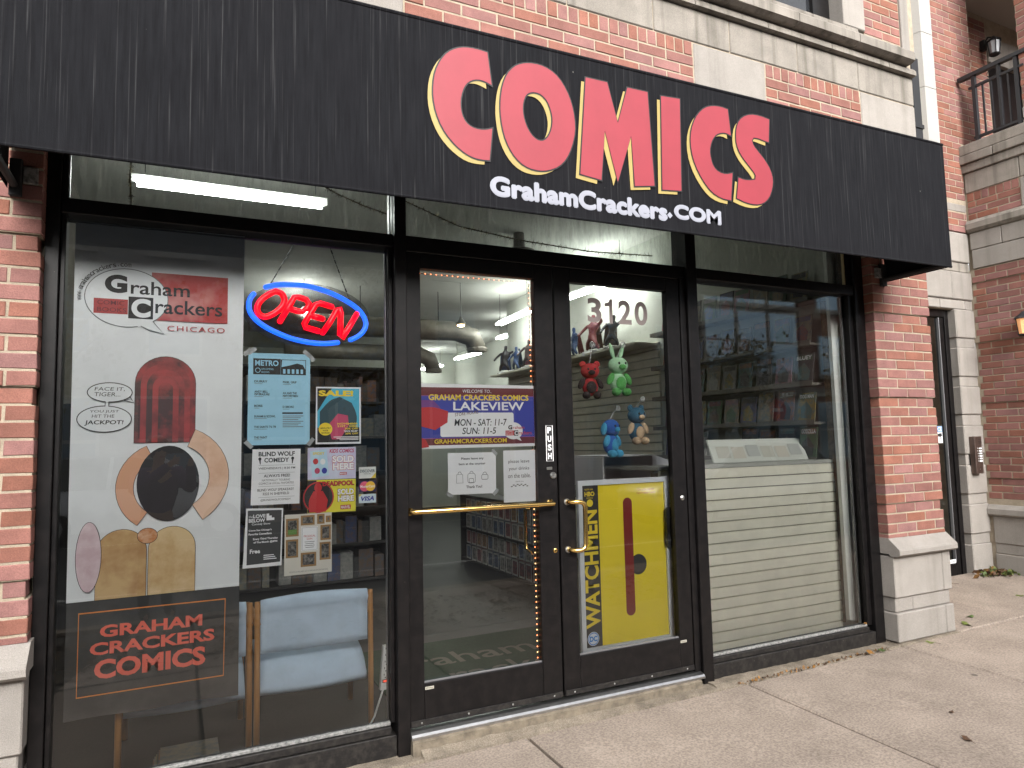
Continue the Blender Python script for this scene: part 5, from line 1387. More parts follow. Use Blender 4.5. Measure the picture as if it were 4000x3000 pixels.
# ------------------------------------------------------------------ chairs by the left window
OAK = mat("oak_wood", (.42,.21,.075), rough=.45, var=.4, vscale=9, stretch=(1,1,.12), rgb2=(.30,.14,.045))
FAB = mat("pale_blue_upholstery", (.50,.63,.78), rough=.9, var=.12, vscale=10, bump=.4, bscale=500)
def chair(label, x0, x1):
    t = thing("chair", label, "chair", "waiting chairs behind the left window")
    for x in (x0, x1):
        MB().tube([(x,.20,.0),(x,.20,.30),(x,.202,.55),(x,.205,.688),(x,.205,.708)], [.0145,.0145,.0135,.0135,.0125], 12).build("rear_leg", OAK, t, smooth=True)
        MB().tube([(x,.68,.0),(x,.68,.60)], .0145, 12).build("front_leg", OAK, t, smooth=True)
        MB().tube([(x,.20,.60),(x,.45,.61),(x,.69,.60)], .016, 10).build("armrest", OAK, t, smooth=True)
    # curved back cushion
    def cushion(nm, f, nu=12, nv=8):
        vs = []; fs = []
        for s_ in (0, 1):
            for i in range(nu+1):
                for j in range(nv+1): vs.append(f(i/nu, j/nv, s_))
        N = (nu+1)*(nv+1)
        for i in range(nu):
            for j in range(nv):
                a = i*(nv+1)+j; q = (a, a+nv+1, a+nv+2, a+1)
                fs.append(q); fs.append(tuple(k+N for k in q[::-1]))
        for i in range(nu):
            a, b = i*(nv+1), (i+1)*(nv+1); fs += [(a, a+N, b+N, b), (a+nv, b+nv, b+nv+N, a+nv+N)]
        for j in range(nv):
            a = j; fs += [(a, a+1, a+1+N, a+N)]; a = nu*(nv+1)+j; fs += [(a, a+N, a+1+N, a+1)]
        o = MB().add(vs, fs).build(nm, FAB, t, smooth=True)
        bmh = bmesh.new(); bmh.from_mesh(o.data); bmesh.ops.recalc_face_normals(bmh, faces=bmh.faces); bmh.to_mesh(o.data); bmh.free()
        return o
    xa, xb = x0+.016, x1-.016
    def back(u, v, s_):
        sag = math.sin(math.pi*u)
        z = .455+(.712-.455)*v - .022*sag*(1-v) + .004*math.sin(3*u)
        roll = max(0, (v-.78)/.22)
        return (xa+(xb-xa)*u, .205+.055*sag - (.022*math.sin(math.pi*min(1,roll)) if roll else 0)*(1-s_) + s_*(.045-.03*roll), z)
    cushion("backrest", back)
    def seat(u, v, s_):
        y_ = .225+.44*v
        return (xa+(xb-xa)*u, y_, .385-.03*s_*1.0-(.10*(1-v)**6 if not s_ else .105*(1-v)**6)+.03*v - .012*math.sin(math.pi*u))
    cushion("seat", seat)
    return t
chair("pale blue upholstered chair with oak posts, the whole one in the left window", -1.602, -1.040)
chair("pale blue chair with oak posts half hidden behind the tall banner", -2.190, -1.638)
# power strip with its cord
pw = thing("power_strip", "white power strip leaning at the right edge of the left window", "power strip", loc=(0,0,0))
PLW = mat("white_plastic", (.66,.68,.68), rough=.35)
ang = math.atan2(-.038, .215)
def pz(u, v): return (-.994+u*math.cos(.1)+v*.085, .085, .335+v)      # u across, v along
MB().add([(x, y_, z) for y_ in (.072,.10) for (x, _, z) in (pz(-.021,-.108),pz(.021,-.108),pz(.021,.108),pz(-.021,.108))], [(0,1,2,3),(7,6,5,4),(0,4,5,1),(1,5,6,2),(2,6,7,3),(3,7,4,0)]).build("body", PLW, pw)
for k in range(5):
    for u in (-.007, .007):
        a = pz(u, .095-k*.032); MB().box(a[0]-.0015, a[0]+.0015, .0708, .0719, a[2]-.005, a[2]+.004).build("socket_slot", BLACKP, pw)
    a = pz(0, .080-k*.032); MB().lathe((a[0], .0719, a[2]), [(.003,0),(.003,.001)], 8, 'y').build("socket_hole", BLACKP, pw)
a = pz(0, -.065); MB().box(a[0]-.014, a[0]+.014, .0700, .0719, a[2]-.008, a[2]+.008).build("switch_frame", BLACKP, pw); MB().box(a[0]-.009, a[0]+.009, .0685, .0699, a[2]-.005, a[2]+.005).build("switch", mat("red_switch", (.6,.06,.03), rough=.3, emis=.6), pw)
MB().tube([(-1.006,.085,.228),(-1.022,.088,.18),(-1.05,.09,.10),(-1.082,.092,.045),(-1.12,.10,.012),(-1.21,.11,.008)], .005, 8).build("cord", PLW, pw, smooth=True)
MB().tube([(-1.21,.088,.058),(-1.29,.09,.060),(-1.322,.09,.058),(-1.326,.09,.040)], .004, 8).build("cord_end", PLW, pw, smooth=True)
mg = thing("magazine_stack", "small stack of magazines lying at the bottom of the left window", "magazines")
for k in range(6): MB().box(-2.05+.006*k, -1.79+.004*k, .13, .33, .002+k*.009, .0095+k*.009).build("magazine", CM[(k*3) % 12], mg)

# ------------------------------------------------------------------ tinsel garlands
TIN = mat("gold_tinsel", (.30,.24,.10), rough=.25, metal=.9, var=.6, vscale=60, rgb2=(.05,.05,.05))
def garland(pts, label, n, r_):
    t = thing("tinsel_garland", label, "garland", "tinsel garlands")
    MB().tube(pts, .004, 5).build("core", TIN, t)
    mb = MB(); rr = random.Random(len(label))
    for k in range(n):
        u = k/n*(len(pts)-1); i = min(int(u), len(pts)-2); p = Vector(pts[i]).lerp(Vector(pts[i+1]), u-i)
        d = Vector((rr.gauss(0,1), rr.gauss(0,1), rr.gauss(0,1))).normalized()*r_*rr.uniform(.5,1); s = Vector((rr.gauss(0,1), rr.gauss(0,1), rr.gauss(0,1))).normalized()*.0025
        mb.add([p-s, p+s, p+d], [(0,1,2)])
    mb.build("tinsel", TIN, t, kind="stuff")
garland([(-2.19+.004*math.sin(k), .14, 3.0-.05*k) for k in range(10)], "gold tinsel hanging down at the left transom", 260, .028)
garland([(-1.33,.30,2.93),(-1.2,.30,2.87),(-1.05,.30,2.82),(-.88,.30,2.78)], "dark tinsel across the right end of the left transom pane", 260, .032)
garland([(-.86,.22,2.86),(-.5,.22,2.74),(-.1,.22,2.70),(.4,.22,2.68),(.9,.22,2.70)], "tinsel sagging along the middle transom pane", 520, .035)

# ------------------------------------------------------------------ plush toys hanging on the right door (plain bears in the photo's colours)
def plush(label, cx, cz, s, cb, cl, cord_z, y_=.10, turn=0, ears="round"):
    t = thing("plush_toy", label, "plush toy", "plush toys on suction hooks", loc=(cx, y_, cz), rot=(0,0,turn))
    MB().ell((0,0,-.055*s), (.048*s,.040*s,.055*s), 16, 10).build("body", cb, t, smooth=True)
    MB().ell((0,-.040*s*.72,-.058*s), (.032*s,.014*s,.036*s), 12, 8).build("belly", cl, t, smooth=True)
    hd = MB().ell((0,-.005*s,.038*s), (.056*s,.046*s,.046*s), 16, 10).build("head", cb, t, smooth=True)
    for q in (-1, 1):
        if ears == "long": MB().ell((q*.030*s,.004,.112*s), (.013*s,.009*s,.048*s), 10, 8, rot=(0,q*.28,0)).build("ear", cb, hd, smooth=True)
        elif ears == "floppy": MB().ell((q*.060*s,.002,.030*s), (.012*s,.020*s,.036*s), 10, 8, rot=(0,q*-.25,0)).build("ear", cl, hd, smooth=True)
        else: MB().ell((q*.042*s,0,.078*s), (.020*s,.011*s,.020*s), 10, 7).build("ear", cb, hd, smooth=True)
        MB().ell((q*.020*s,-.047*s,.046*s), (.0065*s,.004*s,.0075*s), 8, 6).build("eye", BLACKP, hd, smooth=True)
        MB().ell((q*.054*s,-.012*s,-.035*s), (.018*s,.018*s,.036*s), 10, 7, rot=(0,-q*.5,0)).build("arm", cl, t, smooth=True)
        MB().ell((q*.032*s,-.030*s,-.105*s), (.024*s,.030*s,.022*s), 10, 7).build("leg", cl, t, smooth=True)
    MB().ell((0,-.046*s,.026*s), (.022*s,.014*s,.015*s), 10, 7).build("muzzle", cl, hd, smooth=True)
    MB().tube([(0,0,.082*s),(.005,-.02,(cord_z-cz)*.6+.03*s),(.006,-.055,cord_z-cz)], .0022, 6).build("cord", WHT, t)
    MB().lathe((.006,-.060,cord_z-cz), [(.020,-.004),(.018,.004),(.007,.010)], 14, 'y').build("suction_cup", mat("clear_rubber", (.5,.52,.52), rough=.15, alpha=.4), t)
PR, PG, PLG, PB, PLB, PTN, PDB = [mat("plush_%s" % n_, c_, rough=.95, bump=.6, bscale=400, var=.15, vscale=40) for n_, c_ in (("red",(.42,.035,.04)),("green",(.10,.38,.10)),("mint",(.40,.66,.42)),("blue",(.03,.11,.42)),("sky",(.06,.33,.55)),("tan",(.55,.40,.26)),("petrol",(.03,.12,.20)))]
PK = mat("plush_black", (.03,.02,.022), rough=.95, bump=.5, bscale=400)
plush("red and black plush toy, upper left of the four on the right door", .300, 1.850, 1.05, PR, PK, 2.045, turn=-.3)
plush("mint green plush toy, upper right of the four on the right door", .505, 1.885, 1.18, PLG, PG, 2.055, ears="long")
plush("bright blue plush toy, lower left of the four on the right door", .435, 1.500, 1.12, PB, PLB, 1.660, turn=.4, ears="floppy")
plush("petrol blue plush toy with tan belly, lower right of the four", .632, 1.575, 1.12, PDB, PTN, 1.715, turn=.15)
# ------------------------------------------------------------------ the other side of the street (seen mirrored in the panes)
wallbox("far_sidewalk", -60, 60, -18.4, -13.2, -.4, -.12, m=CONC)
FBR = [mat("far_brick_%d" % k, c_, rough=.9, var=.25, vscale=1.2, speck=.3, sscale=20) for k, c_ in enumerate(((.44,.25,.20),(.40,.37,.34),(.50,.38,.33),(.34,.26,.23),(.62,.60,.57)))]
FPANE = mat("far_window_glass", (.16,.25,.34), rough=.08, spec=.9); FPANE2 = mat("far_curtain_glass", (.42,.58,.72), rough=.06, metal=.75)
FFR = mat("far_window_frame", (.55,.56,.55), rough=.6); FSILL = mat("far_stone", (.42,.39,.35), rough=.9)
def far_building(x0, x1, h, m, cols, rows, pane_m, label, ww=1.3, wh=1.7, y=-18.4):
    t = thing("far_building", label, "building", "buildings across the street")
    MB().box(x0, x1, y-9, y, -.2, h).build("wall", m, t)
    MB().box(x0-.1, x1+.1, y-9, y+.22, h, h+.45).build("cornice", FSILL, t)
    MB().box(x0, x1, y+.002, y+.09, 3.2, 3.55).build("band_course", FSILL, t)
    for r in range(rows):
        for c in range(cols):
            cx = x0+(c+.5)*(x1-x0)/cols; z = (.5 if r == 0 else 4.2+(r-1)*3.0); hh = 2.4 if r == 0 else wh; w_ = ww*(1.35 if r == 0 else 1)
            f = MB().box(cx-w_/2-.08, cx+w_/2+.08, y+.003, y+.06, z-.08, z+hh+.08).build("window", FFR, t)
            MB().box(cx-w_/2, cx+w_/2, y+.061, y+.066, z, z+hh*.49).build("pane", pane_m, f); MB().box(cx-w_/2, cx+w_/2, y+.061, y+.066, z+hh*.53, z+hh).build("pane", pane_m, f)
            MB().box(cx-w_/2-.15, cx+w_/2+.15, y+.004, y+.14, z-.22, z-.085).build("sill", FSILL, f)
    return t
far_building(-34, -9.2, 8.6, FBR[3], 7, 3, FPANE, "long dark brick building mirrored at the left edge of the banner window")
far_building(-9, 4.8, 8.0, FBR[1], 5, 3, FPANE, "grey brown building mirrored behind the OPEN sign")
far_building(5, 17.2, 8.6, FBR[2], 4, 3, FPANE, "pinkish brick building mirrored in the door panes")
far_building(17.4, 22.8, 11.5, FBR[4], 3, 3, FPANE2, "pale building with tall blue glazing mirrored in the right window", ww=1.55, wh=2.6)
far_building(23, 44, 10, FBR[0], 6, 3, FPANE2, "red brick building with blue windows mirrored in the right window")

BARK = mat("tree_bark", (.07,.055,.042), rough=1, var=.4, vscale=9, bump=.8, bscale=30)
LEAFM = [mat("autumn_leaf_%d" % k, c_, rough=.7, rand=.1, var=.5, vscale=2, rgb2=c2) for k, (c_, c2) in enumerate((((.16,.13,.03),(.09,.09,.03)),((.22,.14,.02),(.10,.085,.02)),((.11,.12,.035),(.17,.11,.02))))]
def tree(x, y, h, r, lm, label, n=2600, seed=1):
    rr = random.Random(seed); t = thing("street_tree", label, "tree", "autumn trees across the street", loc=(x, y, -.14))
    tips = []
    MB().tube([(0,0,0),(.05,.02,h*.25),(.0,.06,h*.5),(.08,.0,h*.8)], [.16,.13,.10,.04], 9).build("trunk", BARK, t, smooth=True)
    for k in range(9):
        a = k*2.4; z = h*(.38+.05*k); L_ = r*(.95-.04*k)
        p = [(0,.03,z),(math.cos(a)*L_*.5, math.sin(a)*L_*.5, z+L_*.35),(math.cos(a)*L_*.9, math.sin(a)*L_*.9, z+L_*.75)]
        MB().tube(p, [.06,.035,.012], 6).build("limb", BARK, t); tips += [Vector(p[1]), Vector(p[2])]
    mb = MB()
    for k in range(n):
        c = tips[rr.randrange(len(tips))]; p = c+Vector((rr.gauss(0,r*.26), rr.gauss(0,r*.26), rr.gauss(0,r*.24)))
        d = Vector((rr.gauss(0,1), rr.gauss(0,1), rr.gauss(0,1))).normalized(); u = d.orthogonal().normalized()*rr.uniform(.05,.10); v = d.cross(u)*.7
        mb.add([p-u, p-v, p+u, p+v], [(0,1,2,3)])
    mb.build("crown", lm, t)
tree(-5.5, -14.6, 7.0, 2.2, LEAFM[2], "olive leafed tree mirrored behind the tall banner", seed=2)
tree(1.3, -14.2, 6.6, 2.3, LEAFM[1], "orange yellow tree mirrored above the OPEN sign", n=3200, seed=3)
tree(9.5, -14.4, 5.2, 2.0, LEAFM[1], "orange tree mirrored behind the plush toys", n=3000, seed=4)
tree(14.0, -13.9, 4.4, 1.7, LEAFM[0], "yellow tree mirrored in the right window", n=3000, seed=5)
tree(23.0, -14.5, 6.0, 2.0, LEAFM[2], "green yellow tree mirrored at far right", seed=6)

# parked cars
PAINTW = mat("white_car_paint", (.72,.73,.74), rough=.25, coat=.6); PAINTS = mat("silver_car_paint", (.35,.37,.40), rough=.3, metal=.4, coat=.6)
CGL = mat("car_glass", (.012,.014,.016), rough=.05, spec=.9); RUB = mat("tyre_rubber", (.02,.02,.02), rough=.9); RIM = mat("alloy_rim", (.5,.5,.5), rough=.3, metal=.9)
def car(label, cx, cy, paint, flip=1):
    t = thing("parked_car", label, "car", "cars on the street", loc=(cx, cy, -.235), rot=(0,0,0 if flip > 0 else math.pi))
    # stations along x: (x, z_low, z_belt, half width)
    st = [(-2.25,.42,.72,.66),(-2.15,.30,.95,.82),(-1.6,.24,1.02,.90),(-.8,.24,1.00,.92),(.2,.24,.98,.92),(1.0,.24,.96,.91),(1.7,.26,.90,.88),(2.15,.30,.78,.78),(2.28,.40,.62,.60)]
    vs = []; fs = []
    for x, zl, zb_, w in st:
        vs += [(x,-w*.92,zl),(x,-w,(zl+zb_)/2),(x,-w*.93,zb_),(x,-w*.6,zb_+.03),(x,w*.6,zb_+.03),(x,w*.93,zb_),(x,w,(zl+zb_)/2),(x,w*.92,zl)]
    for i in range(len(st)-1):
        for k in range(8): a = i*8+k; b = i*8+(k+1)%8; fs.append((a, b, b+8, a+8))
    fs += [tuple(range(7,-1,-1)), tuple((len(st)-1)*8+k for k in range(8))]
    MB().add(vs, [f[::-1] for f in fs]).build("body", paint, t, smooth=True)
    g = [(-2.02,1.0,1.02,.80),(-1.75,1.0,1.42,.70),(-1.2,1.0,1.56,.66),(-.2,1.0,1.58,.66),(.35,.99,1.50,.68),(1.15,.97,.99,.80)]
    vs = []; fs = []
    for x, zl, zt2, w in g: vs += [(x,-.86,zl),(x,-w,zt2),(x,w,zt2),(x,.86,zl)]
    for i in range(len(g)-1):
        for k in range(3): a = i*4+k; fs.append((a, a+4, a+5, a+1))
    MB().add(vs, fs).build("window_glass", CGL, t)
    vs = []; fs = []
    for x, zt2, w in ((-1.85,1.40,.69),(-1.2,1.57,.67),(-.2,1.59,.67),(.36,1.51,.69)): vs += [(x,-w-.01,zt2),(x,-w*.6,zt2+.03),(x,w*.6,zt2+.03),(x,w+.01,zt2)]
    for i in range(3):
        for k in range(3): a = i*4+k; fs.append((a, a+4, a+5, a+1))
    MB().add(vs, fs).build("roof", paint, t, smooth=True)
    for s_ in (-1, 1):
        for x0_, z0_, x1_, z1_ in ((-1.78,1.42,-2.05,1.02),(-.45,1.58,-.5,1.0),(.36,1.52,1.18,.98),(-1.3,1.56,-1.42,1.0)):
            MB().tube([(x0_,s_*.69,z0_),(x1_,s_*.87,z1_)], .035, 6).build("pillar", paint, t)
        for x in (-1.38, 1.42):
            w_ = MB().lathe((x, s_*.80, .335), [(.20,-.11),(.335,-.10),(.335,.10),(.20,.11)], 20, 'y').build("tyre", RUB, t, smooth=False)
            MB().lathe((x, s_*.86, .335), [(.215,-.07),(.21,.06),(.05,.075)], 10, 'y').build("rim", RIM, w_)
        MB().ell((.78, s_*1.0, 1.02), (.08,.10,.07), 10, 7).build("mirror", paint, t, smooth=True)
        MB().ell((2.12, s_*.62, .70), (.13,.14,.07), 10, 7).build("headlight", mat("lamp_glass", (.6,.62,.65), rough=.1), t)
        MB().ell((-2.16, s_*.68, .86), (.08,.12,.10), 10, 7).build("tail_light", mat("tail_red", (.35,.01,.01), rough=.2), t)
car("white car across the road, mirrored in the tall banner", -2.6, -11.9, PAINTW, 1)
car("silver car mirrored low in the right door pane", 8.0, -7.2, PAINTS, -1)
# road sign mirrored in the right window
rs = thing("road_sign", "red and white no entry sign mirrored in the right window", "sign", loc=(15.5,-12.9,-.14))
MB().tube([(0,0,0),(0,0,2.9)], .03, 8).build("post", IRON, rs); MB().lathe((0,.035,2.45), [(.36,0),(.36,-.02)], 26, 'y').build("disc", mat("sign_red", (.42,.02,.03), rough=.4), rs)
MB().box(-.24,.24,.058,.062,2.39,2.51).build("white_bar", WHITEP, rs)
# leaf litter on the parkway
mb = MB(); rr = random.Random(8)
for k in range(1500):
    x, y_ = rr.uniform(-4,4), rr.uniform(-3.4,-2.15); z = GRND(x)+.018*(y_+.13)+.008+rr.uniform(0,.012); a = rr.uniform(0,6.28); s_ = rr.uniform(.02,.045)
    u = Vector((math.cos(a),math.sin(a),rr.uniform(-.4,.4)))*s_; v = Vector((-math.sin(a),math.cos(a),rr.uniform(-.4,.4)))*s_*.6; p = Vector((x,y_,z))
    mb.add([p-u,p-v,p+u,p+v], [(0,1,2,3)])
mb.build("leaf_litter", mat("brown_leaf_litter", (.12,.07,.025), rough=.9, var=.5, vscale=30, rgb2=(.05,.04,.015)), None, label="brown fallen leaves scattered along the parkway strip", cat="leaves", kind="stuff")

# ------------------------------------------------------------------ the person taking the picture (mirrored in the banner window)
pn = thing("person", "person in a purple sweatshirt holding up a phone, mirrored in the banner window", "person", loc=(-2.14,-3.98,-.135), rot=(0,0,math.radians(-20)))
SKN = mat("skin", (.45,.25,.17), rough=.55); PUR = mat("purple_sweatshirt", (.17,.10,.19), rough=.95, var=.25, vscale=12, bump=.4, bscale=200); JEA = mat("dark_jeans", (.03,.035,.05), rough=.95); SHO = mat("dark_shoes", (.03,.03,.03), rough=.7); HAI = mat("dark_hair", (.025,.018,.014), rough=.6)
def hand(J, E, pre, w, fwd):
    """five fingers rooted on the palm"""
    J[pre+'p'] = (tuple(Vector(w)+Vector(fwd)*.05), (.030,.016)); E.append((pre+'w', pre+'p'))
    for k in range(4):
        o = Vector((0, 0, .026-.018*k)) ; L_ = (.030,.034,.032,.024)[k]
        b = Vector(w)+Vector(fwd)*.095+o; J[pre+'f%d' % k] = (tuple(b), .009); J[pre+'g%d' % k] = (tuple(b+Vector(fwd)*L_+Vector((.012 if 'l' in pre else -.012,0,0))), .008)
        E += [(pre+'p', pre+'f%d' % k), (pre+'f%d' % k, pre+'g%d' % k)]
    b = Vector(w)+Vector(fwd)*.05+Vector((0,0,.035)); J[pre+'t'] = (tuple(b), .010); J[pre+'u'] = (tuple(b+Vector(fwd)*.03+Vector((0,0,.02))), .008); E += [(pre+'p', pre+'t'), (pre+'t', pre+'u')]
J = {'pel':((0,0,.93),(.15,.10)), 'bel':((0,.01,1.08),(.135,.095)), 'che':((0,0,1.28),(.155,.105)), 'nk':((0,.01,1.43),.055), 'nk2':((0,.02,1.48),.052), 'jaw':((0,.045,1.535),(.062,.065)), 'hd':((0,.03,1.60),(.074,.088)), 'ht':((0,.02,1.67),(.05,.06))}
E = [('pel','bel'),('bel','che'),('che','nk'),('nk','nk2'),('nk2','jaw'),('jaw','hd'),('hd','ht')]
TR, TE = {}, []; SW_, SE = {}, []
for s_, q in ((-1,'l'), (1,'r')):
    J[q+'h'] = ((s_*.09,0,.86),(.085,.085)); J[q+'k'] = ((s_*.10,.03,.48),.058); J[q+'a'] = ((s_*.105,-.01,.10),.040); J[q+'t2'] = ((s_*.12,.13,.045),(.04,.03))
    E += [('pel',q+'h'),(q+'h',q+'k'),(q+'k',q+'a'),(q+'a',q+'t2')]
    J[q+'s'] = ((s_*.185,0,1.375),.058); J[q+'e'] = ((s_*.26,.16,1.20),.043); J[q+'w'] = ((s_*.09+.08,.36,1.47),.028)
    E += [('che',q+'s'),(q+'s',q+'e'),(q+'e',q+'w')]
    hand(J, E, q, J[q+'w'][0], (-s_*.25,.9,.30))
skin("body", J, E, SKN, pn, sub=1)
def sub(keys, edges, grow, m, nm): skin(nm, {k:(J[k][0], tuple((x+grow) for x in (J[k][1] if isinstance(J[k][1], tuple) else (J[k][1],)*2))) for k in keys}, edges, m, pn, sub=1)
sub(['pel','bel','che','ls','le','lw','rs','re','rw'], [('pel','bel'),('bel','che'),('che','ls'),('ls','le'),('le','lw'),('che','rs'),('rs','re'),('re','rw')], .016, PUR, "sweatshirt")
sub(['pel','lh','lk','la','rh','rk','ra'], [('pel','lh'),('lh','lk'),('lk','la'),('pel','rh'),('rh','rk'),('rk','ra')], .013, JEA, "trousers")
for q in 'lr': sub([q+'a',q+'t2'], [(q+'a',q+'t2')], .014, SHO, "shoe")
MB().ell((0,-.005,1.625), (.098,.112,.118), 16, 10).build("hair", HAI, pn, smooth=True)
for s_ in (-1,1): MB().ell((s_*.028,.112,1.600), (.010,.006,.006), 8, 6).build("eye", BLACKP, pn)
MB().ell((0,.122,1.572), (.012,.018,.020), 8, 6).build("nose", SKN, pn, smooth=True); MB().ell((0,.108,1.535), (.022,.008,.006), 8, 6).build("mouth", mat("lips", (.35,.10,.09), rough=.5), pn, smooth=True)
for s_ in (-1,1): MB().ell((s_*.088,.02,1.59), (.010,.022,.030), 8, 6).build("ear", SKN, pn, smooth=True)
ph = thing("phone", "dark phone held up by the person mirrored in the window", "phone", loc=(-1.985,-3.545,1.467), rot=(math.radians(4.8),0,math.radians(-25.7)))
MB().cbox(-.075,.075,-.005,.004,-.036,.036,c=.004).build("case", BLACKP, ph); MB().cbox(.03,.065,.0042,.007,-.02,.025,c=.002).build("camera_bump", mat("phone_glass", (.01,.01,.012), rough=.1), ph)
# ------------------------------------------------------------------ recessed side entrance
ed_ = thing("entrance_door", "narrow black glazed entrance door behind the right brick pier", "door")
def ep(n, a, b, z0, z1, y0=1.0, y1=1.07, m=BLACKM): return box(n, m, ed_, a, b, y0, y1, z0, z1, c=.003)
ep("jamb", 5.262, 5.324, .0, 2.752); ep("jamb", 4.345, 4.41, .0, 2.752); ep("head_rail", 4.411, 5.261, 2.675, 2.752)
ep("stile", 5.185, 5.255, .02, 2.670, 1.012, 1.06); ep("stile", 4.415, 4.49, .02, 2.670, 1.012, 1.06); ep("bottom_rail", 4.491, 5.184, .02, .150, 1.012, 1.06); ep("glazing_bead", 5.176, 5.184, .152, 2.668, 1.008, 1.04, GREYB)
MB().add([(4.49,1.035,.15),(5.176,1.035,.15),(5.176,1.035,2.675),(4.49,1.035,2.675)], [(0,1,2,3)]).build("pane", GLASS, ed_)
ep("door_sill", 4.3, 5.33, -.08, -.005, .955, 1.08, CONC2)
box("lobby_wall", mat("lobby_paint", (.42,.42,.36), rough=.8), None, 4.2, 5.7, 1.9, 2.0, -.1, 3.0, kind="structure")
box("lobby_wall", mat("lobby_paint", (.42,.42,.36), rough=.8), None, 5.40, 5.5, 1.31, 1.9, -.1, 3.0, kind="structure")
box("lobby_floor", CONC2, None, 4.2, 5.7, 1.085, 1.9, -.12, -.01, kind="structure")
st_ = sheet("notice_sticker", "small blue and white camera notice on the entrance door glass", "sticker", rect(4.98,1.360,5.135,1.533), WHT, 1.030)
P(st_, "blue_head", mat("notice_blue", (.04,.22,.55), rough=.5), rect(4.982,1.475,5.133,1.531), 1.0292); T(st_, "CE", 5.060, 1.484, 5.126, 1.522, 1.0284, WHT, bold=.03)
P(st_, "camera_mark", BLACKP, [(5.055,1.455),(5.120,1.462),(5.125,1.430),(5.100,1.425),(5.100,1.400),(5.085,1.400),(5.085,1.425),(5.055,1.428)], 1.0292)
st2 = sheet("maker_sticker", "small white maker sticker low on the entrance door", "sticker", rect(5.06,.146,5.168,.184), WHT, 1.006)
P(st2, "mark", GREYINK, [(5.068,.172),(5.080,.155),(5.092,.175),(5.086,.158),(5.078,.150)], 1.0052); P(st2, "small_print", GREYINK, rect(5.105,.162,5.155,.168), 1.0052)
ic = thing("intercom", "brown metal intercom panel with bell buttons on the stone quoins", "intercom")
MB().cbox(5.385, 5.505, .862, .919, 1.040, 1.420, c=.005).build("housing", mat("bronze_metal", (.14,.10,.085), rough=.35, metal=.7), ic)
for k in range(6):
    z = 1.290-k*.026
    MB().box(5.445, 5.490, .858, .8615, z, z+.014).build("name_strip", WHT, ic); MB().lathe((5.425, .8615, z+.007), [(.006,0),(.006,.004),(.004,.006)], 10, 'y').build("bell_button", STEEL, ic)
for k in range(3): MB().box(5.440, 5.495, .859, .8615, 1.350+k*.016, 1.354+k*.016).build("speaker_slot", BLACKP, ic)
MB().lathe((5.445, .8615, 1.085), [(.005,0),(.005,.003)], 10, 'y').build("key_switch", STEEL, ic)
LGL = mat("lantern_glass", (1.0,.55,.25), emis=.12, rough=.3, alpha=.9)
def lantern(label, x, y_, z, lit, nx, ny):
    t = thing("wall_lantern", label, "lantern", "wall lanterns", loc=(x, y_, z))
    MB().lathe((0,0,.0), [(.045,0),(.062,.012),(.062,.02)], 8).build("base", IRON, t)
    MB().lathe((0,0,.022), [(.048,0),(.062,.15)], 8).build("glass", LGL if lit else mat("lantern_pale_glass", (.5,.52,.55), rough=.2), t)
    for k in range(4):
        a = math.pi/4+k*math.pi/2; MB().tube([(.052*math.cos(a),.052*math.sin(a),.02),(.068*math.cos(a),.068*math.sin(a),.175)], .005, 5).build("cage_bar", IRON, t)
    MB().lathe((0,0,.175), [(.085,0),(.075,.015),(.03,.05),(.012,.07)], 8).build("cap", IRON, t)
    MB().tube([(0,0,.23),(nx*.06,ny*.06,.26),(nx*.12,ny*.12,.20)], .010, 6).build("arm", IRON, t); MB().cbox(nx*.12-.03, nx*.12+.03, ny*.12-.03, ny*.12+.03, .12, .25, c=.006).build("back_plate", IRON, t)
lantern("lit black wall lantern cut by the right edge, on the brick side wall", 5.55, .400, 2.40, True, .75, 0)
lantern("unlit black lantern in the loggia behind the railing", 6.86, 1.15, 6.00, False, 0, 1)

# ------------------------------------------------------------------ fallen leaves
LFM = [mat("leaf_%d" % k, c_, rough=.7, var=.4, vscale=60) for k, c_ in enumerate(((.20,.10,.03),(.14,.17,.035),(.30,.14,.03),(.10,.05,.025),(.08,.12,.03)))]
def leaf(label, x, y_, s, k, dz=.0, seed=0):
    rr = random.Random(seed+int(x*100)); pts = []
    n = 15
    for i in range(n):
        a = 2*math.pi*i/n; r_ = s*(1.0 if i % 3 == 0 else .62+.12*rr.random())
        pts.append((r_*math.cos(a)*1.2, r_*math.sin(a)*.8, s*.16*math.cos(2*a)+s*.10*rr.random()))
    z = GRND(x)+(.03*(y_+.13) if y_ > -.13 else .018*(y_+.13))+.006+dz
    t = thing("fallen_leaf", label, "leaf", "single fallen leaves", loc=(x, y_, z), rot=(rr.uniform(-.15,.15), rr.uniform(-.15,.15), rr.uniform(0,6.3)))
    vs = [(0,0,s*.06)]+pts; MB().add(vs, [(0, 1+i, 1+(i+1) % n) for i in range(n)]).build("blade", LFM[k], t, smooth=True)
    MB().tube([(s*.9,0,s*.1),(s*1.9,s*.1,s*.12)], s*.03, 4).build("stem", LFM[3], t)
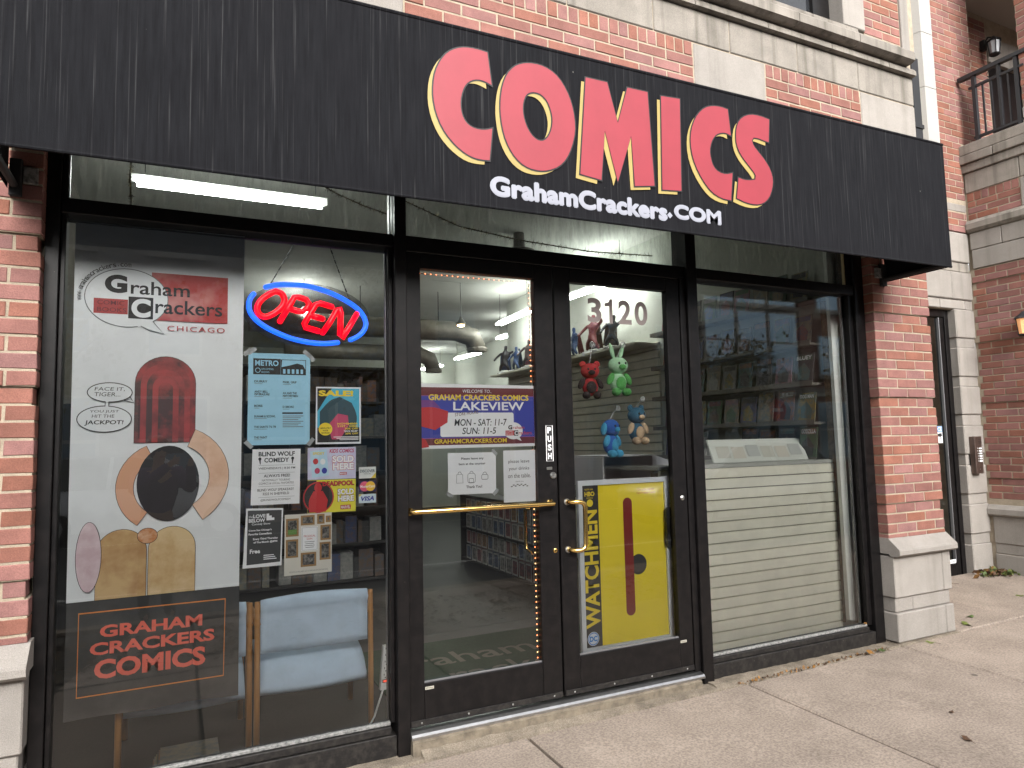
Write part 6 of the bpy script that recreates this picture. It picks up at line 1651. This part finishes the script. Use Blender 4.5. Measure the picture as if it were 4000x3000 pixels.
leaf("dark leaf lying alone in the middle of the sidewalk slab", 1.60, -1.235, .030, 3)
leaf("orange leaf on the kerb just left of the pier base", 2.315, -.165, .032, 2, .012)
leaf("green leaf leaning on the kerb beside the orange one", 2.43, -.175, .034, 4, .012)
leaf("bright green leaf at the right foot of the pier", 2.90, -.20, .034, 1)
leaf("brown leaf near the entrance door sill", 4.72, .80, .040, 0)
leaf("green leaf on the court slab right of the pier", 3.55, -.06, .045, 1)
leaf("small green leaf behind the larger green one on the court slab", 3.78, .05, .034, 4)
leaf("yellow green leaf at the right edge of the court", 4.80, .22, .04, 1)
leaf("tiny brown leaf on the slab below the green pier leaf", 1.85, -1.0, .018, 3)
leaf("orange leaf resting on the right end of the window sill", 2.50, .012, .022, 2, .135)
mb = MB(); rr = random.Random(21)
for k in range(150):
    a, b = abs(rr.gauss(0,.16)), abs(rr.gauss(0,.10)); x, y_ = 5.60-a, .89-b; s = rr.uniform(.018,.04)
    d = Vector((rr.gauss(0,1), rr.gauss(0,1), rr.uniform(.6,2))).normalized(); u = d.orthogonal().normalized()*s; v = d.cross(u)*.65; p = Vector((x, y_, GRND(x)+.03+rr.uniform(.01,.045)))
    mb.cur = rr.choice((0,0,1,3,3,4)); mb.add([p-u, p-v, p+u, p+v], [(0,1,2,3)])
mb.build("leaf_pile", LFM, None, label="pile of brown and green leaves in the corner of the recessed court", cat="leaves", kind="stuff")
mb = MB()
for k in range(130):
    x = rr.uniform(1.15, 2.55); y_ = -.132+rr.gauss(0,.008); s = rr.uniform(.006,.016)
    d = Vector((rr.gauss(0,1), rr.gauss(0,1), rr.uniform(.3,2))).normalized(); u = d.orthogonal().normalized()*s; v = d.cross(u)*.65; p = Vector((x, y_, GRND(x)+rr.uniform(.002,.010)))
    mb.cur = rr.choice((0,3,3,2)); mb.add([p-u, p-v, p+u, p+v], [(0,1,2,3)])
mb.build("leaf_crumbs", LFM, None, label="brown leaf crumbs along the kerb under the right window", cat="leaves", kind="stuff")
